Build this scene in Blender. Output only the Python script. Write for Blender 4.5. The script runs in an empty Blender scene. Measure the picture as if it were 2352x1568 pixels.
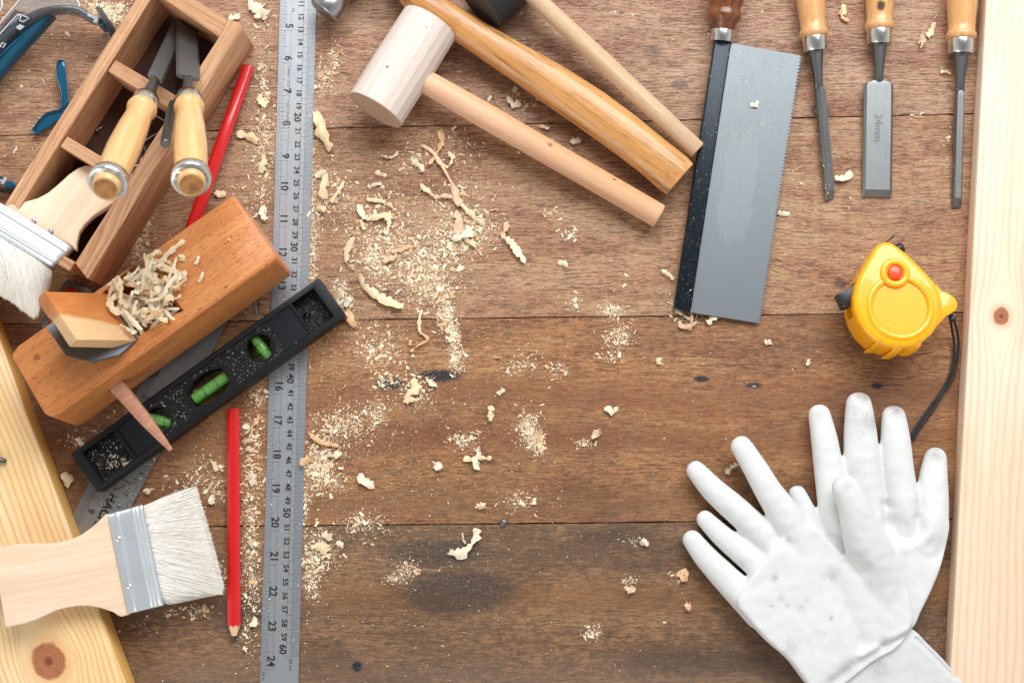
import bpy, bmesh, math, random
import numpy as np
from mathutils import Vector, Matrix, noise as mnoise
R = math.radians
random.seed(7)
scene = bpy.context.scene
COL = scene.collection
S = 0.01                      # everything below is written in centimetres

# ------------------------------------------------------------------ camera
FD = 3266.7                   # focal length in pixels of a 2352 px wide frame
TILT = math.atan(0.0949)
ZC = 108.8
CAM = Vector((0, -ZC*math.sin(TILT), ZC*math.cos(TILT)))

def ray(px, py):
    x = (px-1176)/FD; y = -(py-784)/FD; z = -1.0
    return Vector((x, y*math.cos(TILT)-z*math.sin(TILT), y*math.sin(TILT)+z*math.cos(TILT)))
def P(px, py, z=0.0):
    d = ray(px, py); t = (z-CAM.z)/d.z
    return CAM+d*t

cd = bpy.data.cameras.new('camera'); cam = bpy.data.objects.new('camera', cd); COL.objects.link(cam)
cam.location = CAM*S; cam.rotation_euler = (TILT, 0, 0)
cd.sensor_width = 36; cd.lens = 36*FD/2352
cd.clip_start = 0.05; cd.clip_end = 50
cd.dof.use_dof = True; cd.dof.focus_distance = 1.07; cd.dof.aperture_fstop = 7.0
scene.camera = cam

# ------------------------------------------------------------------ node helpers
class NT:
    def __init__(s, name):
        s.mat = bpy.data.materials.new(name); s.mat.use_nodes = True
        s.t = s.mat.node_tree; s.n = s.t.nodes; s.l = s.t.links
        s.bsdf = s.n['Principled BSDF']
        tc = s.n.new('ShaderNodeTexCoord')
        vm = s.n.new('ShaderNodeVectorMath'); vm.operation = 'SCALE'; vm.inputs['Scale'].default_value = 100
        s.l.new(tc.outputs['Object'], vm.inputs[0]); s.co = vm.outputs[0]
        sp = s.n.new('ShaderNodeSeparateXYZ'); s.l.new(s.co, sp.inputs[0])
        s.x, s.y, s.z = [V(s, o) for o in sp.outputs]
    def put(s, sock, v):
        if isinstance(v, V): s.l.new(v.o, sock)
        elif isinstance(v, bpy.types.NodeSocket): s.l.new(v, sock)
        elif isinstance(v, (tuple, list)) and len(v) == 3 and sock.type == 'RGBA': sock.default_value = (*v, 1)
        else: sock.default_value = v
    def m(s, op, a, b=0.0, c=None, clamp=False):
        n = s.n.new('ShaderNodeMath'); n.operation = op; n.use_clamp = clamp
        s.put(n.inputs[0], a); s.put(n.inputs[1], b)
        if c is not None: s.put(n.inputs[2], c)
        return V(s, n.outputs[0])
    def vec(s, x, y, z):
        n = s.n.new('ShaderNodeCombineXYZ'); s.put(n.inputs[0], x); s.put(n.inputs[1], y); s.put(n.inputs[2], z)
        return n.outputs[0]
    def noise(s, v, scale=1, detail=3, rough=.5, dist=0):
        n = s.n.new('ShaderNodeTexNoise'); s.put(n.inputs['Vector'], v)
        n.inputs['Scale'].default_value = scale; n.inputs['Detail'].default_value = detail
        n.inputs['Roughness'].default_value = rough; n.inputs['Distortion'].default_value = dist
        return V(s, n.outputs['Fac'])
    def vor(s, v, scale=1, feat='F1'):
        n = s.n.new('ShaderNodeTexVoronoi'); s.put(n.inputs['Vector'], v); n.inputs['Scale'].default_value = scale
        n.feature = feat
        return V(s, n.outputs['Distance'])
    def step(s, v, lo, hi):      # smoothstep to 0..1
        n = s.n.new('ShaderNodeMapRange'); n.interpolation_type = 'SMOOTHSTEP'
        s.put(n.inputs['Value'], v); s.put(n.inputs['From Min'], lo); s.put(n.inputs['From Max'], hi)
        return V(s, n.outputs['Result'])
    def mix(s, f, a, b):
        n = s.n.new('ShaderNodeMix'); n.data_type = 'RGBA'; n.clamp_factor = True
        s.put(n.inputs['Factor'], f); s.put(n.inputs[6], a); s.put(n.inputs[7], b)
        return n.outputs[2]
    def set(s, **k):
        for a, v in k.items(): s.put(s.bsdf.inputs[a.replace('_', ' ')], v)
    def bump(s, h, strength=.3, dist=.05, prev=None):
        n = s.n.new('ShaderNodeBump'); n.inputs['Strength'].default_value = strength
        n.inputs['Distance'].default_value = dist*S; s.put(n.inputs['Height'], h)
        if prev is not None: s.l.new(prev, n.inputs['Normal'])
        s.l.new(n.outputs[0], s.bsdf.inputs['Normal']); return n.outputs[0]
class V:
    def __init__(s, t, o): s.t = t; s.o = o
    def __add__(a, b): return a.t.m('ADD', a, b)
    def __radd__(a, b): return a.t.m('ADD', a, b)
    def __sub__(a, b): return a.t.m('SUBTRACT', a, b)
    def __rsub__(a, b): return a.t.m('SUBTRACT', b, a)
    def __mul__(a, b): return a.t.m('MULTIPLY', a, b)
    def __rmul__(a, b): return a.t.m('MULTIPLY', a, b)
    def __truediv__(a, b): return a.t.m('DIVIDE', a, b)
    def __neg__(a): return a.t.m('MULTIPLY', a, -1.0)
    def sin(a): return a.t.m('SINE', a)
    def abs(a): return a.t.m('ABSOLUTE', a)
    def pow(a, b): return a.t.m('POWER', a, b)
    def sqrt(a): return a.t.m('SQRT', a)
    def exp(a): return a.t.m('EXPONENT', a)
    def max(a, b): return a.t.m('MAXIMUM', a, b)
    def min(a, b): return a.t.m('MINIMUM', a, b)

def sr(r, g, b):              # 8 bit sRGB to linear
    f = lambda c: (c/255/12.92) if c/255 <= .04045 else ((c/255+.055)/1.055)**2.4
    return (f(r), f(g), f(b))

def wood(name, base, dark, light, freq=5.0, ringmix=.5, pores=.0, pore_col=(.03,.015,.01), rough=.5, seed=0.0,
         swap=False, streak=None, fib=.35, bump=.25, tint=None, warp=.6, knots=(), porescale=1.0, coat=0, dirt=0.0, spots=(), grimy=(.04,.03,.025)):
    t = NT(name)
    if swap: t.x, t.y = t.y, t.x
    u = t.x+seed*17.3; v = t.y+seed*5.1; w = t.z+seed*3.7
    wob = t.noise(t.vec(u*.07, v*.35, w*.35), 1, 3)
    q = v+w*.55+(wob-.5)*(warp*4)
    ring = ((q*freq).sin()*.5+.5)
    ring2 = t.noise(t.vec(u*.03, q*freq*.33, w*.2), 1, 3, .6)
    ring = ring*.45+t.step(ring2, .35, .68)*.55
    fibn = t.noise(t.vec(u*.8, v*16, w*16), 1, 3, .6)
    fibm = t.noise(t.vec(u*.15, v*4, w*4), 1, 3, .6)
    c = t.mix(t.step(fibm, .3, .7), base, light)
    c = t.mix(ring*ringmix, c, dark)
    c = t.mix(t.step(fibn, .45, .75)*fib, c, dark)
    if tint:
        c = t.mix(t.step(t.noise(t.vec(u*.05, v*.5, w*.5), 1, 2), .4, .65)*tint[1], c, tint[0])
    if streak:
        sk = t.noise(t.vec(u*.10, v*3.2+(wob-.5)*3, w*3.2), 1, 5, .72)
        sk2 = t.noise(t.vec(u*.22, v*11, w*11), 1, 4, .7)
        c = t.mix(t.step(sk, .52, .66)*streak[0]*.7, c, streak[1])
        c = t.mix(t.step(sk2+(sk-.5)*.5, .58, .68)*streak[0], c, streak[1])
    h = fibn*.6+ring*.25
    if pores:
        pn = t.noise(t.vec(u*1.6*porescale, v*14*porescale, w*14*porescale), 1, 2, .5)
        pm = t.step(pn, .60, .68)
        c = t.mix(pm*pores, c, pore_col); h = h-pm*.8
    for (ku, kv, kr, kc) in knots:
        d = ((t.x-ku)*(t.x-ku)*.6+(t.y-kv)*(t.y-kv)).sqrt()+(t.noise(t.co, 2.5, 2)-.5)*kr*.8
        c = t.mix((1-t.step(d, kr*.45, kr))*.9, c, kc)
    if dirt:
        dn = t.noise(t.co, .5, 5, .7)
        c = t.mix(t.step(dn, .55, .75)*dirt, c, grimy)
    t.set(Base_Color=c, Roughness=rough, Coat_Weight=coat, Coat_Roughness=.18)
    t.put(t.bsdf.inputs['Specular IOR Level'], .35)
    t.bump(h, bump, .04)
    return t.mat

def pine(name, base, line, knot, freq=4.2, seed=0., side=None, lw=.55, pale=None):
    """knot = (u, v, R, L, kr)"""
    t = NT(name)
    ku, kv, Rr, L, kr = knot
    wob = (t.noise(t.vec(t.x*.06+seed, t.y*.25, t.z*.3), 1, 3)-.5)*2.2
    fine = (t.noise(t.vec(t.x*.25+seed, t.y*1.2, t.z), 1, 2)-.5)*.35
    u = t.x-ku; v = t.y-kv+wob*.35
    e = (-(u*u)/(L*L)).exp()
    g = v*v-e*(Rr*Rr)
    f = g.max(0.0).sqrt()
    q = f*1.0+t.z*.6+fine+wob*.3
    q2 = t.noise(t.vec(q*freq*.5+seed, 0.0, 0.0), 1, 3, .55)
    s = ((q*freq+(q2-.5)*5).sin()*.5+.5).pow(4.0)*.75+t.step(q2, .52, .72)*.3
    fibn = t.noise(t.vec(t.x*.7, t.y*14, t.z*14), 1, 3, .6)
    big = t.noise(t.vec(t.x*.08+seed, t.y*.3, t.z*.3), 1, 2)
    c = t.mix(t.step(big, .35, .65), base, pale or base)
    c = t.mix(s*lw, c, line)
    c = t.mix(t.step(fibn, .45, .8)*.22, c, line)
    d = ((u*u*.75)+(t.y-kv)*(t.y-kv)).sqrt()
    dn = d+(t.noise(t.co, 1.6, 3)-.5)*kr*.35
    kc = t.mix((dn*30.0).sin()*.18+t.noise(t.co, 2.5, 4, .7)*.8, sr(146,84,54), sr(190,130,92))
    kc = t.mix(t.step(d, kr*.1, kr*.35)*-1+1, kc, sr(120,66,42))
    halo = 1-t.step(dn, kr*.9, kr*1.9)
    c = t.mix(halo*.55, c, line)
    c = t.mix(1-t.step(dn, kr*.85, kr*1.02), c, kc)
    if side: c = t.mix(t.step(t.z*-1.0, side[1], side[1]+.12), c, side[0])
    t.set(Base_Color=c, Roughness=.5); t.put(t.bsdf.inputs['Specular IOR Level'], .3)
    t.bump(fibn*.5+s*.4, .18, .03)
    return t.mat

def plain(name, col, rough=.5, metal=0, bump=0, bscale=8, coat=0, spec=.5, var=0, varcol=None, vscale=1.5):
    t = NT(name)
    c = col
    if var: c = t.mix(t.step(t.noise(t.co, vscale, 4, .6), .4, .7)*var, col, varcol)
    t.set(Base_Color=c, Roughness=rough, Metallic=metal, Coat_Weight=coat, Coat_Roughness=.08)
    t.put(t.bsdf.inputs['Specular IOR Level'], spec)
    if bump: t.bump(t.noise(t.co, bscale, 4, .6), bump, .05)
    return t.mat

def steel(name, col=(.5,.52,.54), rough=.32, brush=.25, axis='x', stains=.0, staincol=(.1,.1,.1), metal=1.0, bs=.08):
    t = NT(name)
    if axis == 'x': bv = t.vec(t.x*.5, t.y*40, t.z*40)
    elif axis == 'y': bv = t.vec(t.x*40, t.y*.5, t.z*40)
    else: bv = t.vec(t.x*30, t.y*30, t.z*.5)
    b = t.noise(bv, 1, 3, .6)
    big = t.noise(t.co, .35, 4, .6)
    dk = tuple(c*.6 for c in col)
    c = t.mix(t.step(b, .3, .75)*brush*1.6, col, dk)
    c = t.mix(t.step(big, .4, .7)*.25, c, dk)
    if stains: c = t.mix(t.step(t.noise(t.co, 2.2, 5, .7), .56, .7)*stains, c, staincol)
    t.set(Base_Color=c, Metallic=metal, Roughness=b*.25+(rough-.12)+big*.1)
    t.bump(b, bs, .02)
    return t.mat

def glassy(name, col, alpha=.5, rough=.1, glosscol=None):
    """thin clear plastic: tinted see-through plus its own colour and gloss"""
    t = NT(name)
    tr = t.n.new('ShaderNodeBsdfTransparent'); tr.inputs[0].default_value = (*col[1], 1)
    mx = t.n.new('ShaderNodeMixShader'); mx.inputs[0].default_value = alpha
    t.set(Base_Color=col[0], Roughness=rough)
    t.bsdf.inputs['Coat Weight'].default_value = .6; t.bsdf.inputs['Coat Roughness'].default_value = .05
    t.l.new(tr.outputs[0], mx.inputs[1]); t.l.new(t.bsdf.outputs[0], mx.inputs[2])
    t.l.new(mx.outputs[0], t.n['Material Output'].inputs[0])
    return t.mat

# ------------------------------------------------------------------ object helpers
def tag(o, label=None, cat=None, group=None, kind=None):
    if label: o['label'] = label
    if cat: o['category'] = cat
    if group: o['group'] = group
    if kind: o['kind'] = kind
    return o

class Fr:
    """a local frame in centimetres: x along `xd`, z close to `up`"""
    def __init__(s, O, xd=(1,0,0), up=(0,0,1)):
        X = Vector(xd).normalized(); U = Vector(up); Y = U.cross(X).normalized(); Z = X.cross(Y).normalized()
        s.O = Vector(O); s.X, s.Y, s.Z = X, Y, Z
        M = Matrix.Identity(4)
        for i, a in enumerate((X, Y, Z)):
            for j in range(3): M[j][i] = a[j]
        s.rot = M.copy()
        M.translation = s.O*S; s.M = M
    def l(s, p):
        d = Vector(p)-s.O; return Vector((d.dot(s.X), d.dot(s.Y), d.dot(s.Z)))
    def w(s, p): return s.O+s.X*p[0]+s.Y*p[1]+s.Z*p[2]
    def px(s, a, b, h=0.0):
        d = ray(a, b); t = ((s.O+s.Z*h-CAM).dot(s.Z))/d.dot(s.Z)
        return s.l(CAM+d*t)
    def poly(s, pts, h=0.0):
        return [tuple(s.px(a, b, h)[:2]) for a, b in pts]
    def thing(s, name, label, cat, group=None):
        o = bpy.data.objects.new(name, None); COL.objects.link(o); o.matrix_world = s.M
        o.empty_display_size = .02
        s.root = o; return tag(o, label, cat, group)

def mesh_obj(name, bm, mat, parent=None, fr=None, smooth=35, recalc=True):
    if recalc: bmesh.ops.recalc_face_normals(bm, faces=bm.faces[:])
    me = bpy.data.meshes.new(name)
    bmesh.ops.scale(bm, vec=(S, S, S), verts=bm.verts[:])
    bm.to_mesh(me); bm.free()
    if smooth is not None:
        me.polygons.foreach_set('use_smooth', [True]*len(me.polygons))
        me.set_sharp_from_angle(angle=R(smooth))
    for mm in (mat if isinstance(mat, (list, tuple)) else [mat]): me.materials.append(mm)
    o = bpy.data.objects.new(name, me); COL.objects.link(o)
    if parent is not None: o.parent = parent
    elif fr is not None: o.matrix_world = fr.M
    return o

def prism(bm, pts, z0, z1, bevel=0, seg=2, top_only=False, side=True):
    """pts: outline in x,y; z0/z1 numbers or functions of (x,y)"""
    f0 = z0 if callable(z0) else (lambda x, y: z0)
    f1 = z1 if callable(z1) else (lambda x, y: z1)
    a = sum(pts[i][0]*pts[(i+1) % len(pts)][1]-pts[(i+1) % len(pts)][0]*pts[i][1] for i in range(len(pts)))
    if a < 0: pts = pts[::-1]
    b = [bm.verts.new((x, y, f0(x, y))) for x, y in pts]
    t = [bm.verts.new((x, y, f1(x, y))) for x, y in pts]
    n = len(pts); fs = [bm.faces.new(t), bm.faces.new(b[::-1])]
    for i in range(n): fs.append(bm.faces.new((b[i], b[(i+1) % n], t[(i+1) % n], t[i])))
    if bevel:
        es = set()
        tops = set(fs[0].edges)
        for f in fs:
            for e in f.edges:
                if top_only and e not in tops: continue
                if len(e.link_faces) == 2 and e.link_faces[0].normal.angle(e.link_faces[1].normal, 0) > R(25): es.add(e)
        for f in fs: f.normal_update()
        es = [e for e in (tops if top_only else set(e for f in fs for e in f.edges)) if len(e.link_faces) == 2 and
              e.link_faces[0].normal.angle(e.link_faces[1].normal, 0) > R(28)]
        bmesh.ops.bevel(bm, geom=es, offset=bevel, segments=seg, profile=.5, affect='EDGES', clamp_overlap=True)
    return bm

def hexa(bm, top, bot, bevel=0, seg=2):
    t = [bm.verts.new(p) for p in top]; b = [bm.verts.new(p) for p in bot]; n = len(t)
    fs = [bm.faces.new(t), bm.faces.new(b[::-1])]
    for i in range(n): fs.append(bm.faces.new((b[i], b[(i+1) % n], t[(i+1) % n], t[i])))
    if bevel:
        es = list(set(e for f in fs for e in f.edges))
        bmesh.ops.recalc_face_normals(bm, faces=fs)
        bmesh.ops.bevel(bm, geom=es, offset=bevel, segments=seg, profile=.5, affect='EDGES', clamp_overlap=True)

def box(bm, x0, x1, y0, y1, z0, z1, bevel=0, seg=2):
    prism(bm, [(x0, y0), (x1, y0), (x1, y1), (x0, y1)], z0, z1, bevel, seg)

def loft(bm, cs, rs, segs=28, up=(0,0,1), power=2.0, round0=False, round1=False):
    cs = [Vector(c) for c in cs]; rings = []
    rs = [(r, r) if not isinstance(r, (tuple, list)) else r for r in rs]
    def rnd(c, r, d):      # hemispherical end
        out = []
        for k in range(5, 0, -1):
            a = k/5*math.pi/2*.97
            out.append((c+d*(min(r)*math.sin(a)), (r[0]*math.cos(a), r[1]*math.cos(a))))
        return out
    if round0:
        d = (cs[0]-cs[1]).normalized(); e = rnd(cs[0], rs[0], d); cs = [x[0] for x in e]+cs; rs = [x[1] for x in e]+rs
    if round1:
        d = (cs[-1]-cs[-2]).normalized(); e = rnd(cs[-1], rs[-1], d)[::-1]; cs = cs+[x[0] for x in e]; rs = rs+[x[1] for x in e]
    n = len(cs)
    for i in range(n):
        T = (cs[min(i+1, n-1)]-cs[max(i-1, 0)])
        if T.length < 1e-7: T = cs[-1]-cs[0]
        T.normalize()
        side = T.cross(Vector(up))
        if side.length < 1e-5: side = T.cross(Vector((0, 1, 0)))
        side.normalize(); nn = side.cross(T)
        ring = []
        for k in range(segs):
            a = 2*math.pi*k/segs; ca, sa = math.cos(a), math.sin(a)
            if power != 2:
                ca = math.copysign(abs(ca)**(2/power), ca); sa = math.copysign(abs(sa)**(2/power), sa)
            ring.append(bm.verts.new(cs[i]+side*(rs[i][0]*ca)+nn*(rs[i][1]*sa)))
        rings.append(ring)
    for i in range(n-1):
        for k in range(segs):
            bm.faces.new((rings[i][k], rings[i][(k+1) % segs], rings[i+1][(k+1) % segs], rings[i+1][k]))
    bm.faces.new(rings[0][::-1]); bm.faces.new(rings[-1])
    return bm

def lathe(bm, A, B, prof, segs=32, flat=1.0, power=2.0, up=(0,0,1)):
    """prof: (t in cm from A towards B, radius)"""
    A, B = Vector(A), Vector(B); d = (B-A).normalized()
    loft(bm, [A+d*t for t, r in prof], [(r, r*flat) for t, r in prof], segs, up, power)

def smoothpts(pts, n=8):
    P_ = [Vector(p) for p in pts]; out = []
    for i in range(len(P_)-1):
        a = P_[max(i-1, 0)]; b = P_[i]; c = P_[i+1]; d = P_[min(i+2, len(P_)-1)]
        for k in range(n):
            t = k/n
            out.append(.5*((2*b)+(c-a)*t+(2*a-5*b+4*c-d)*t*t+(3*b-a-3*c+d)*t**3))
    out.append(P_[-1]); return out

def smoothpoly(pts, n=6):
    m = len(pts); P_ = [Vector((*p, 0)) for p in pts]; out = []
    for i in range(m):
        a, b, c, d = P_[i-1], P_[i], P_[(i+1) % m], P_[(i+2) % m]
        for k in range(n):
            t = k/n; q = .5*((2*b)+(c-a)*t+(2*a-5*b+4*c-d)*t*t+(3*b-a-3*c+d)*t**3); out.append((q.x, q.y))
    return out

def evalmods(o):
    bpy.context.view_layer.update()
    dg = bpy.context.evaluated_depsgraph_get()
    me = bpy.data.meshes.new_from_object(o.evaluated_get(dg)); mats = list(o.data.materials)
    o.modifiers.clear(); old = o.data; o.data = me
    me.name = old.name; me.materials.clear()
    for m_ in mats: me.materials.append(m_)
    return o

def cut(o, cutter_bms, smooth=35):
    tmp = []
    for i, cb in enumerate(cutter_bms):
        bmesh.ops.recalc_face_normals(cb, faces=cb.faces[:])
        bmesh.ops.scale(cb, vec=(S, S, S), verts=cb.verts[:])
        me = bpy.data.meshes.new('cutter'); cb.to_mesh(me); cb.free()
        c = bpy.data.objects.new('cutter', me); COL.objects.link(c); c.parent = o.parent
        if o.parent is None: c.matrix_world = o.matrix_world
        tmp.append(c)
        md = o.modifiers.new('b', 'BOOLEAN'); md.operation = 'DIFFERENCE'; md.object = c; md.solver = 'EXACT'
    evalmods(o)
    for c in tmp:
        me = c.data; bpy.data.objects.remove(c); bpy.data.meshes.remove(me)
    o.data.polygons.foreach_set('use_smooth', [True]*len(o.data.polygons)); o.data.set_sharp_from_angle(angle=R(smooth))
    return o

def textmesh(bm, s, size, x, y, z, rot=0, thick=.0, bold=0.0, sx=1.0):
    cu = bpy.data.curves.new('t', 'FONT'); cu.body = s; cu.size = size; cu.offset = bold; cu.resolution_u = 3
    ob = bpy.data.objects.new('t', cu); COL.objects.link(ob); bpy.context.view_layer.update()
    me = ob.to_mesh()
    c, sn = math.cos(rot), math.sin(rot); vs = []
    for v in me.vertices:
        a, b = v.co.x*sx, v.co.y
        vs.append(bm.verts.new((x+a*c-b*sn, y+a*sn+b*c, z)))
    for p in me.polygons:
        try:
            f = bm.faces.new([vs[i] for i in p.vertices])
        except ValueError: pass
    ob.to_mesh_clear(); bpy.data.objects.remove(ob); bpy.data.curves.remove(cu)

def quad(bm, x0, y0, x1, y1, z):
    vs = [bm.verts.new(p) for p in ((x0, y0, z), (x1, y0, z), (x1, y1, z), (x0, y1, z))]
    bm.faces.new(vs)
B = bmesh.new
AMB = 0.95; KEY = 55; FILL = 12; EXPO = 0.20
# ------------------------------------------------------------------ world and lamps
w = bpy.data.worlds.new('World'); scene.world = w; w.use_nodes = True
bg = w.node_tree.nodes['Background']; bg.inputs[1].default_value = AMB
# a room: dim ceiling overhead, brighter walls around
_t = w.node_tree; _tc = _t.nodes.new('ShaderNodeTexCoord'); _sp = _t.nodes.new('ShaderNodeSeparateXYZ'); _t.links.new(_tc.outputs['Generated'], _sp.inputs[0])
_mr = _t.nodes.new('ShaderNodeMapRange'); _mr.inputs['From Min'].default_value = .35; _mr.inputs['From Max'].default_value = .95; _t.links.new(_sp.outputs[2], _mr.inputs['Value'])
_mx = _t.nodes.new('ShaderNodeMix'); _mx.data_type = 'RGBA'; _mx.inputs[6].default_value = (.62, .63, .64, 1); _mx.inputs[7].default_value = (.20, .205, .21, 1)
_t.links.new(_mr.outputs[0], _mx.inputs['Factor']); _t.links.new(_mx.outputs[2], bg.inputs[0])
def area(name, loc, tgt, sx, sy, energy, col):
    ld = bpy.data.lights.new(name, 'AREA'); ld.shape = 'RECTANGLE'; ld.size = sx; ld.size_y = sy
    ld.energy = energy; ld.color = col
    o = bpy.data.objects.new(name, ld); COL.objects.link(o); o.location = loc
    o.rotation_euler = (Vector(tgt)-Vector(loc)).to_track_quat('-Z', 'Y').to_euler()
    return o
area('window_light', (.35, 1.35, 1.55), (0.0, .05, 0), 1.9, 1.2, KEY, (.96, .98, 1.0))
area('fill_light', (-1.3, -1.5, 1.3), (0, 0, 0), 1.2, 1.0, FILL, (1.0, .95, .88))  # added fill from the near left, no such lamp known

scene.view_settings.view_transform = 'Standard'; scene.view_settings.look = 'None'
scene.view_settings.exposure = EXPO; scene.view_settings.gamma = 1
scene.render.engine = 'CYCLES'

# ------------------------------------------------------------------ table
def plankmat(name, base, grey, red, dark, seed, redamt, darkamt, greyamt, stains=(), bands=(), dk=.6, worn=0):
    t = NT(name)
    u = t.x+seed*31.7; v = t.y+seed*9.1
    w1 = t.noise(t.vec(u*.05, v*.2, 0.0), 1, 3)
    q = v+(w1-.5)*2.2
    streak = t.noise(t.vec(u*.10, q*2.6, 0.0), 1, 4, .65)
    fine = t.noise(t.vec(u*.55, q*10, 0.0), 1, 5, .72)
    micro = t.noise(t.vec(u*2.4, q*19, 0.0), 1, 3, .7)
    patch = t.noise(t.vec(u*.07, v*.28, 3.0), 1, 4, .6)
    patch2 = t.noise(t.vec(u*.13, v*.45, 9.0), 1, 5, .65)
    dash = t.noise(t.vec(u*1.1, q*12, 5.0), 1, 3, .6)
    c = t.mix(t.step(streak, .32, .68), base, grey)
    c = t.mix(t.step(patch, .45, .62)*greyamt, c, grey)
    c = t.mix(t.step(patch2+(streak-.5)*.7, .47, .66)*redamt, c, red)
    # open pores and dark dashes in the weathered surface
    dm = t.step(dash+(patch2-.5)*.35, .55, .64)
    c = t.mix(dm*dk, c, dark)
    c = t.mix(t.step(fine, .47, .62)*.78, c, dark)
    c = t.mix(t.step(micro, .5, .66)*.62, c, dark)
    c = t.mix(t.step(1-micro, .54, .68)*.5, c, tuple(min(1, x*1.35) for x in grey))
    if worn:
        wn = t.noise(t.vec(u*1.1, v*3.0, 2.0), 1, 8, .8)
        wb = t.noise(t.vec(u*.05, v*.16, 7.0), 1, 2)
        wm = t.step(wn+(wb-.5)*.5, .46, .56)
        c = t.mix(wm*worn, c, dark)
    for (by, bw, bc, ba) in bands:
        e = (-((t.y-by+(w1-.5)*3)*(t.y-by+(w1-.5)*3))/(bw*bw)).exp()
        c = t.mix(e*ba, c, bc)
    if darkamt:
        dn = t.noise(t.vec(u*.06, v*.16, 1.0), 1, 6, .72)
        c = t.mix(t.step(dn, .46, .68)*darkamt, c, dark)
    for (sx_, sy_, ra, rb, amt) in stains:
        dx = (t.x-sx_)/ra; dy = (t.y-sy_)/rb
        e = (-(dx*dx+dy*dy)).exp()
        n = t.noise(t.vec(t.x*.9, t.y*3.5, 0.0), 1, 5, .7)
        c = t.mix(t.step(e+(n-.5)*.55, .3, .75)*amt, c, (.012,.013,.017))
    film = t.step(t.noise(t.vec(t.x*.12, t.y*.16, 4.0), 1, 4, .6), .42, .7)
    spk = t.noise(t.vec(t.x*7, t.y*9, 0.0), 1, 3, .75)
    c = t.mix(film*t.step(spk, .5, .72)*.38, c, (.50,.43,.36))
    h = fine*.5+micro*.35-dm*.7
    t.set(Base_Color=c, Roughness=t.step(fine, .2, .9)*.2+.42)
    t.put(t.bsdf.inputs['Specular IOR Level'], .45)
    t.bump(h, .5, .05)
    return t.mat

def st(px, py, ra, rb, amt):
    p = P(px, py); return (p.x, p.y, ra/30.5, rb/30.5, amt)
TM = [
 plankmat('weathered plank top', sr(166,114,82), sr(190,154,122), sr(144,76,48), sr(66,42,31), 1.3, .7, .0, .5,
          [st(1500,120,30,18,.4), st(1560,195,25,14,.5), st(300,20,60,10,.5), st(1885,255,30,20,.6)]),
 plankmat('weathered plank middle', sr(166,114,78), sr(188,150,112), sr(146,82,50), sr(66,42,30), 2.7, .6, .0, .55,
          [st(1930,650,18,16,.6), st(1700,560,25,10,.3)]),
 plankmat('warm stained plank', sr(173,113,68), sr(186,139,90), sr(150,76,38), sr(66,40,26), 4.1, .45, .3, .3,
          [st(1010,862,60,18,.95), st(895,880,40,20,.9), st(1610,870,22,9,1), st(1730,885,24,9,.85), st(2015,886,16,9,1), st(2040,884,50,4,.5), st(1157,1200,10,9,1.0)],
          [(P(0,905).y, 1.3, sr(122,72,40), .6), (P(0,1010).y, 1.2, sr(122,72,38), .55), (P(0,1150).y, 1.6, sr(112,76,46), .5)], worn=.35),
 plankmat('dark worn plank', sr(146,104,68), sr(160,122,84), sr(120,70,42), sr(68,50,38), 6.9, .3, .5, .3,
          [st(820,1530,14,14,1), st(1050,1360,170,60,.6), st(1000,1270,140,36,.5), st(1600,1520,200,40,.3), st(600,1400,160,60,.3), st(700,1500,140,40,.3)],
          [(P(0,1370).y, 1.0, sr(128,84,44), .5), (P(0,1560).y, 1.6, sr(116,94,80), .45)], dk=.5, worn=.6)]
seams = [((0,-200),(2352,-236)), ((0,312),(2352,259)), ((0,744),(2352,716)), ((0,1214),(2352,1190)), ((0,1712),(2352,1690))]
table = Fr((0,0,0)).thing('workbench', 'weathered brown plank workbench under all the tools', 'workbench', None)
table['kind'] = 'structure'
for i in range(4):
    (a0, b0), (a1, b1) = seams[i]; (c0, d0), (c1, d1) = seams[i+1]
    def ext(y0, y1, x):     # x in px
        return y0+(y1-y0)*x/2352
    g = .75
    q = [P(-300, ext(b0, b1, -300)+g), P(2650, ext(b0, b1, 2650)+g), P(2650, ext(d0, d1, 2650)-g), P(-300, ext(d0, d1, -300)-g)]
    # slightly ragged seam edges
    top, bot = [], []
    for k in range(90):
        f = k/89
        top.append((q[0].lerp(q[1], f).x, q[0].lerp(q[1], f).y-abs(mnoise.noise(Vector((k*.7, i*3.1, 0))))*.07))
        bot.append((q[3].lerp(q[2], f).x, q[3].lerp(q[2], f).y+abs(mnoise.noise(Vector((k*.9, i*5.1, 4))))*.07))
    bm = B(); prism(bm, top+bot[::-1], -2.5, 0, .025, 1, top_only=True)
    mesh_obj('plank', bm, TM[i], table)
M_gap = plain('dark gap', (.008,.006,.005), .9)
bm = B(); box(bm, -52, 52, -40, 42, -4, -2.6); mesh_obj('dark_backing', bm, M_gap, table)  # near-black sheet below the planks, seam shade put into its colour

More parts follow.
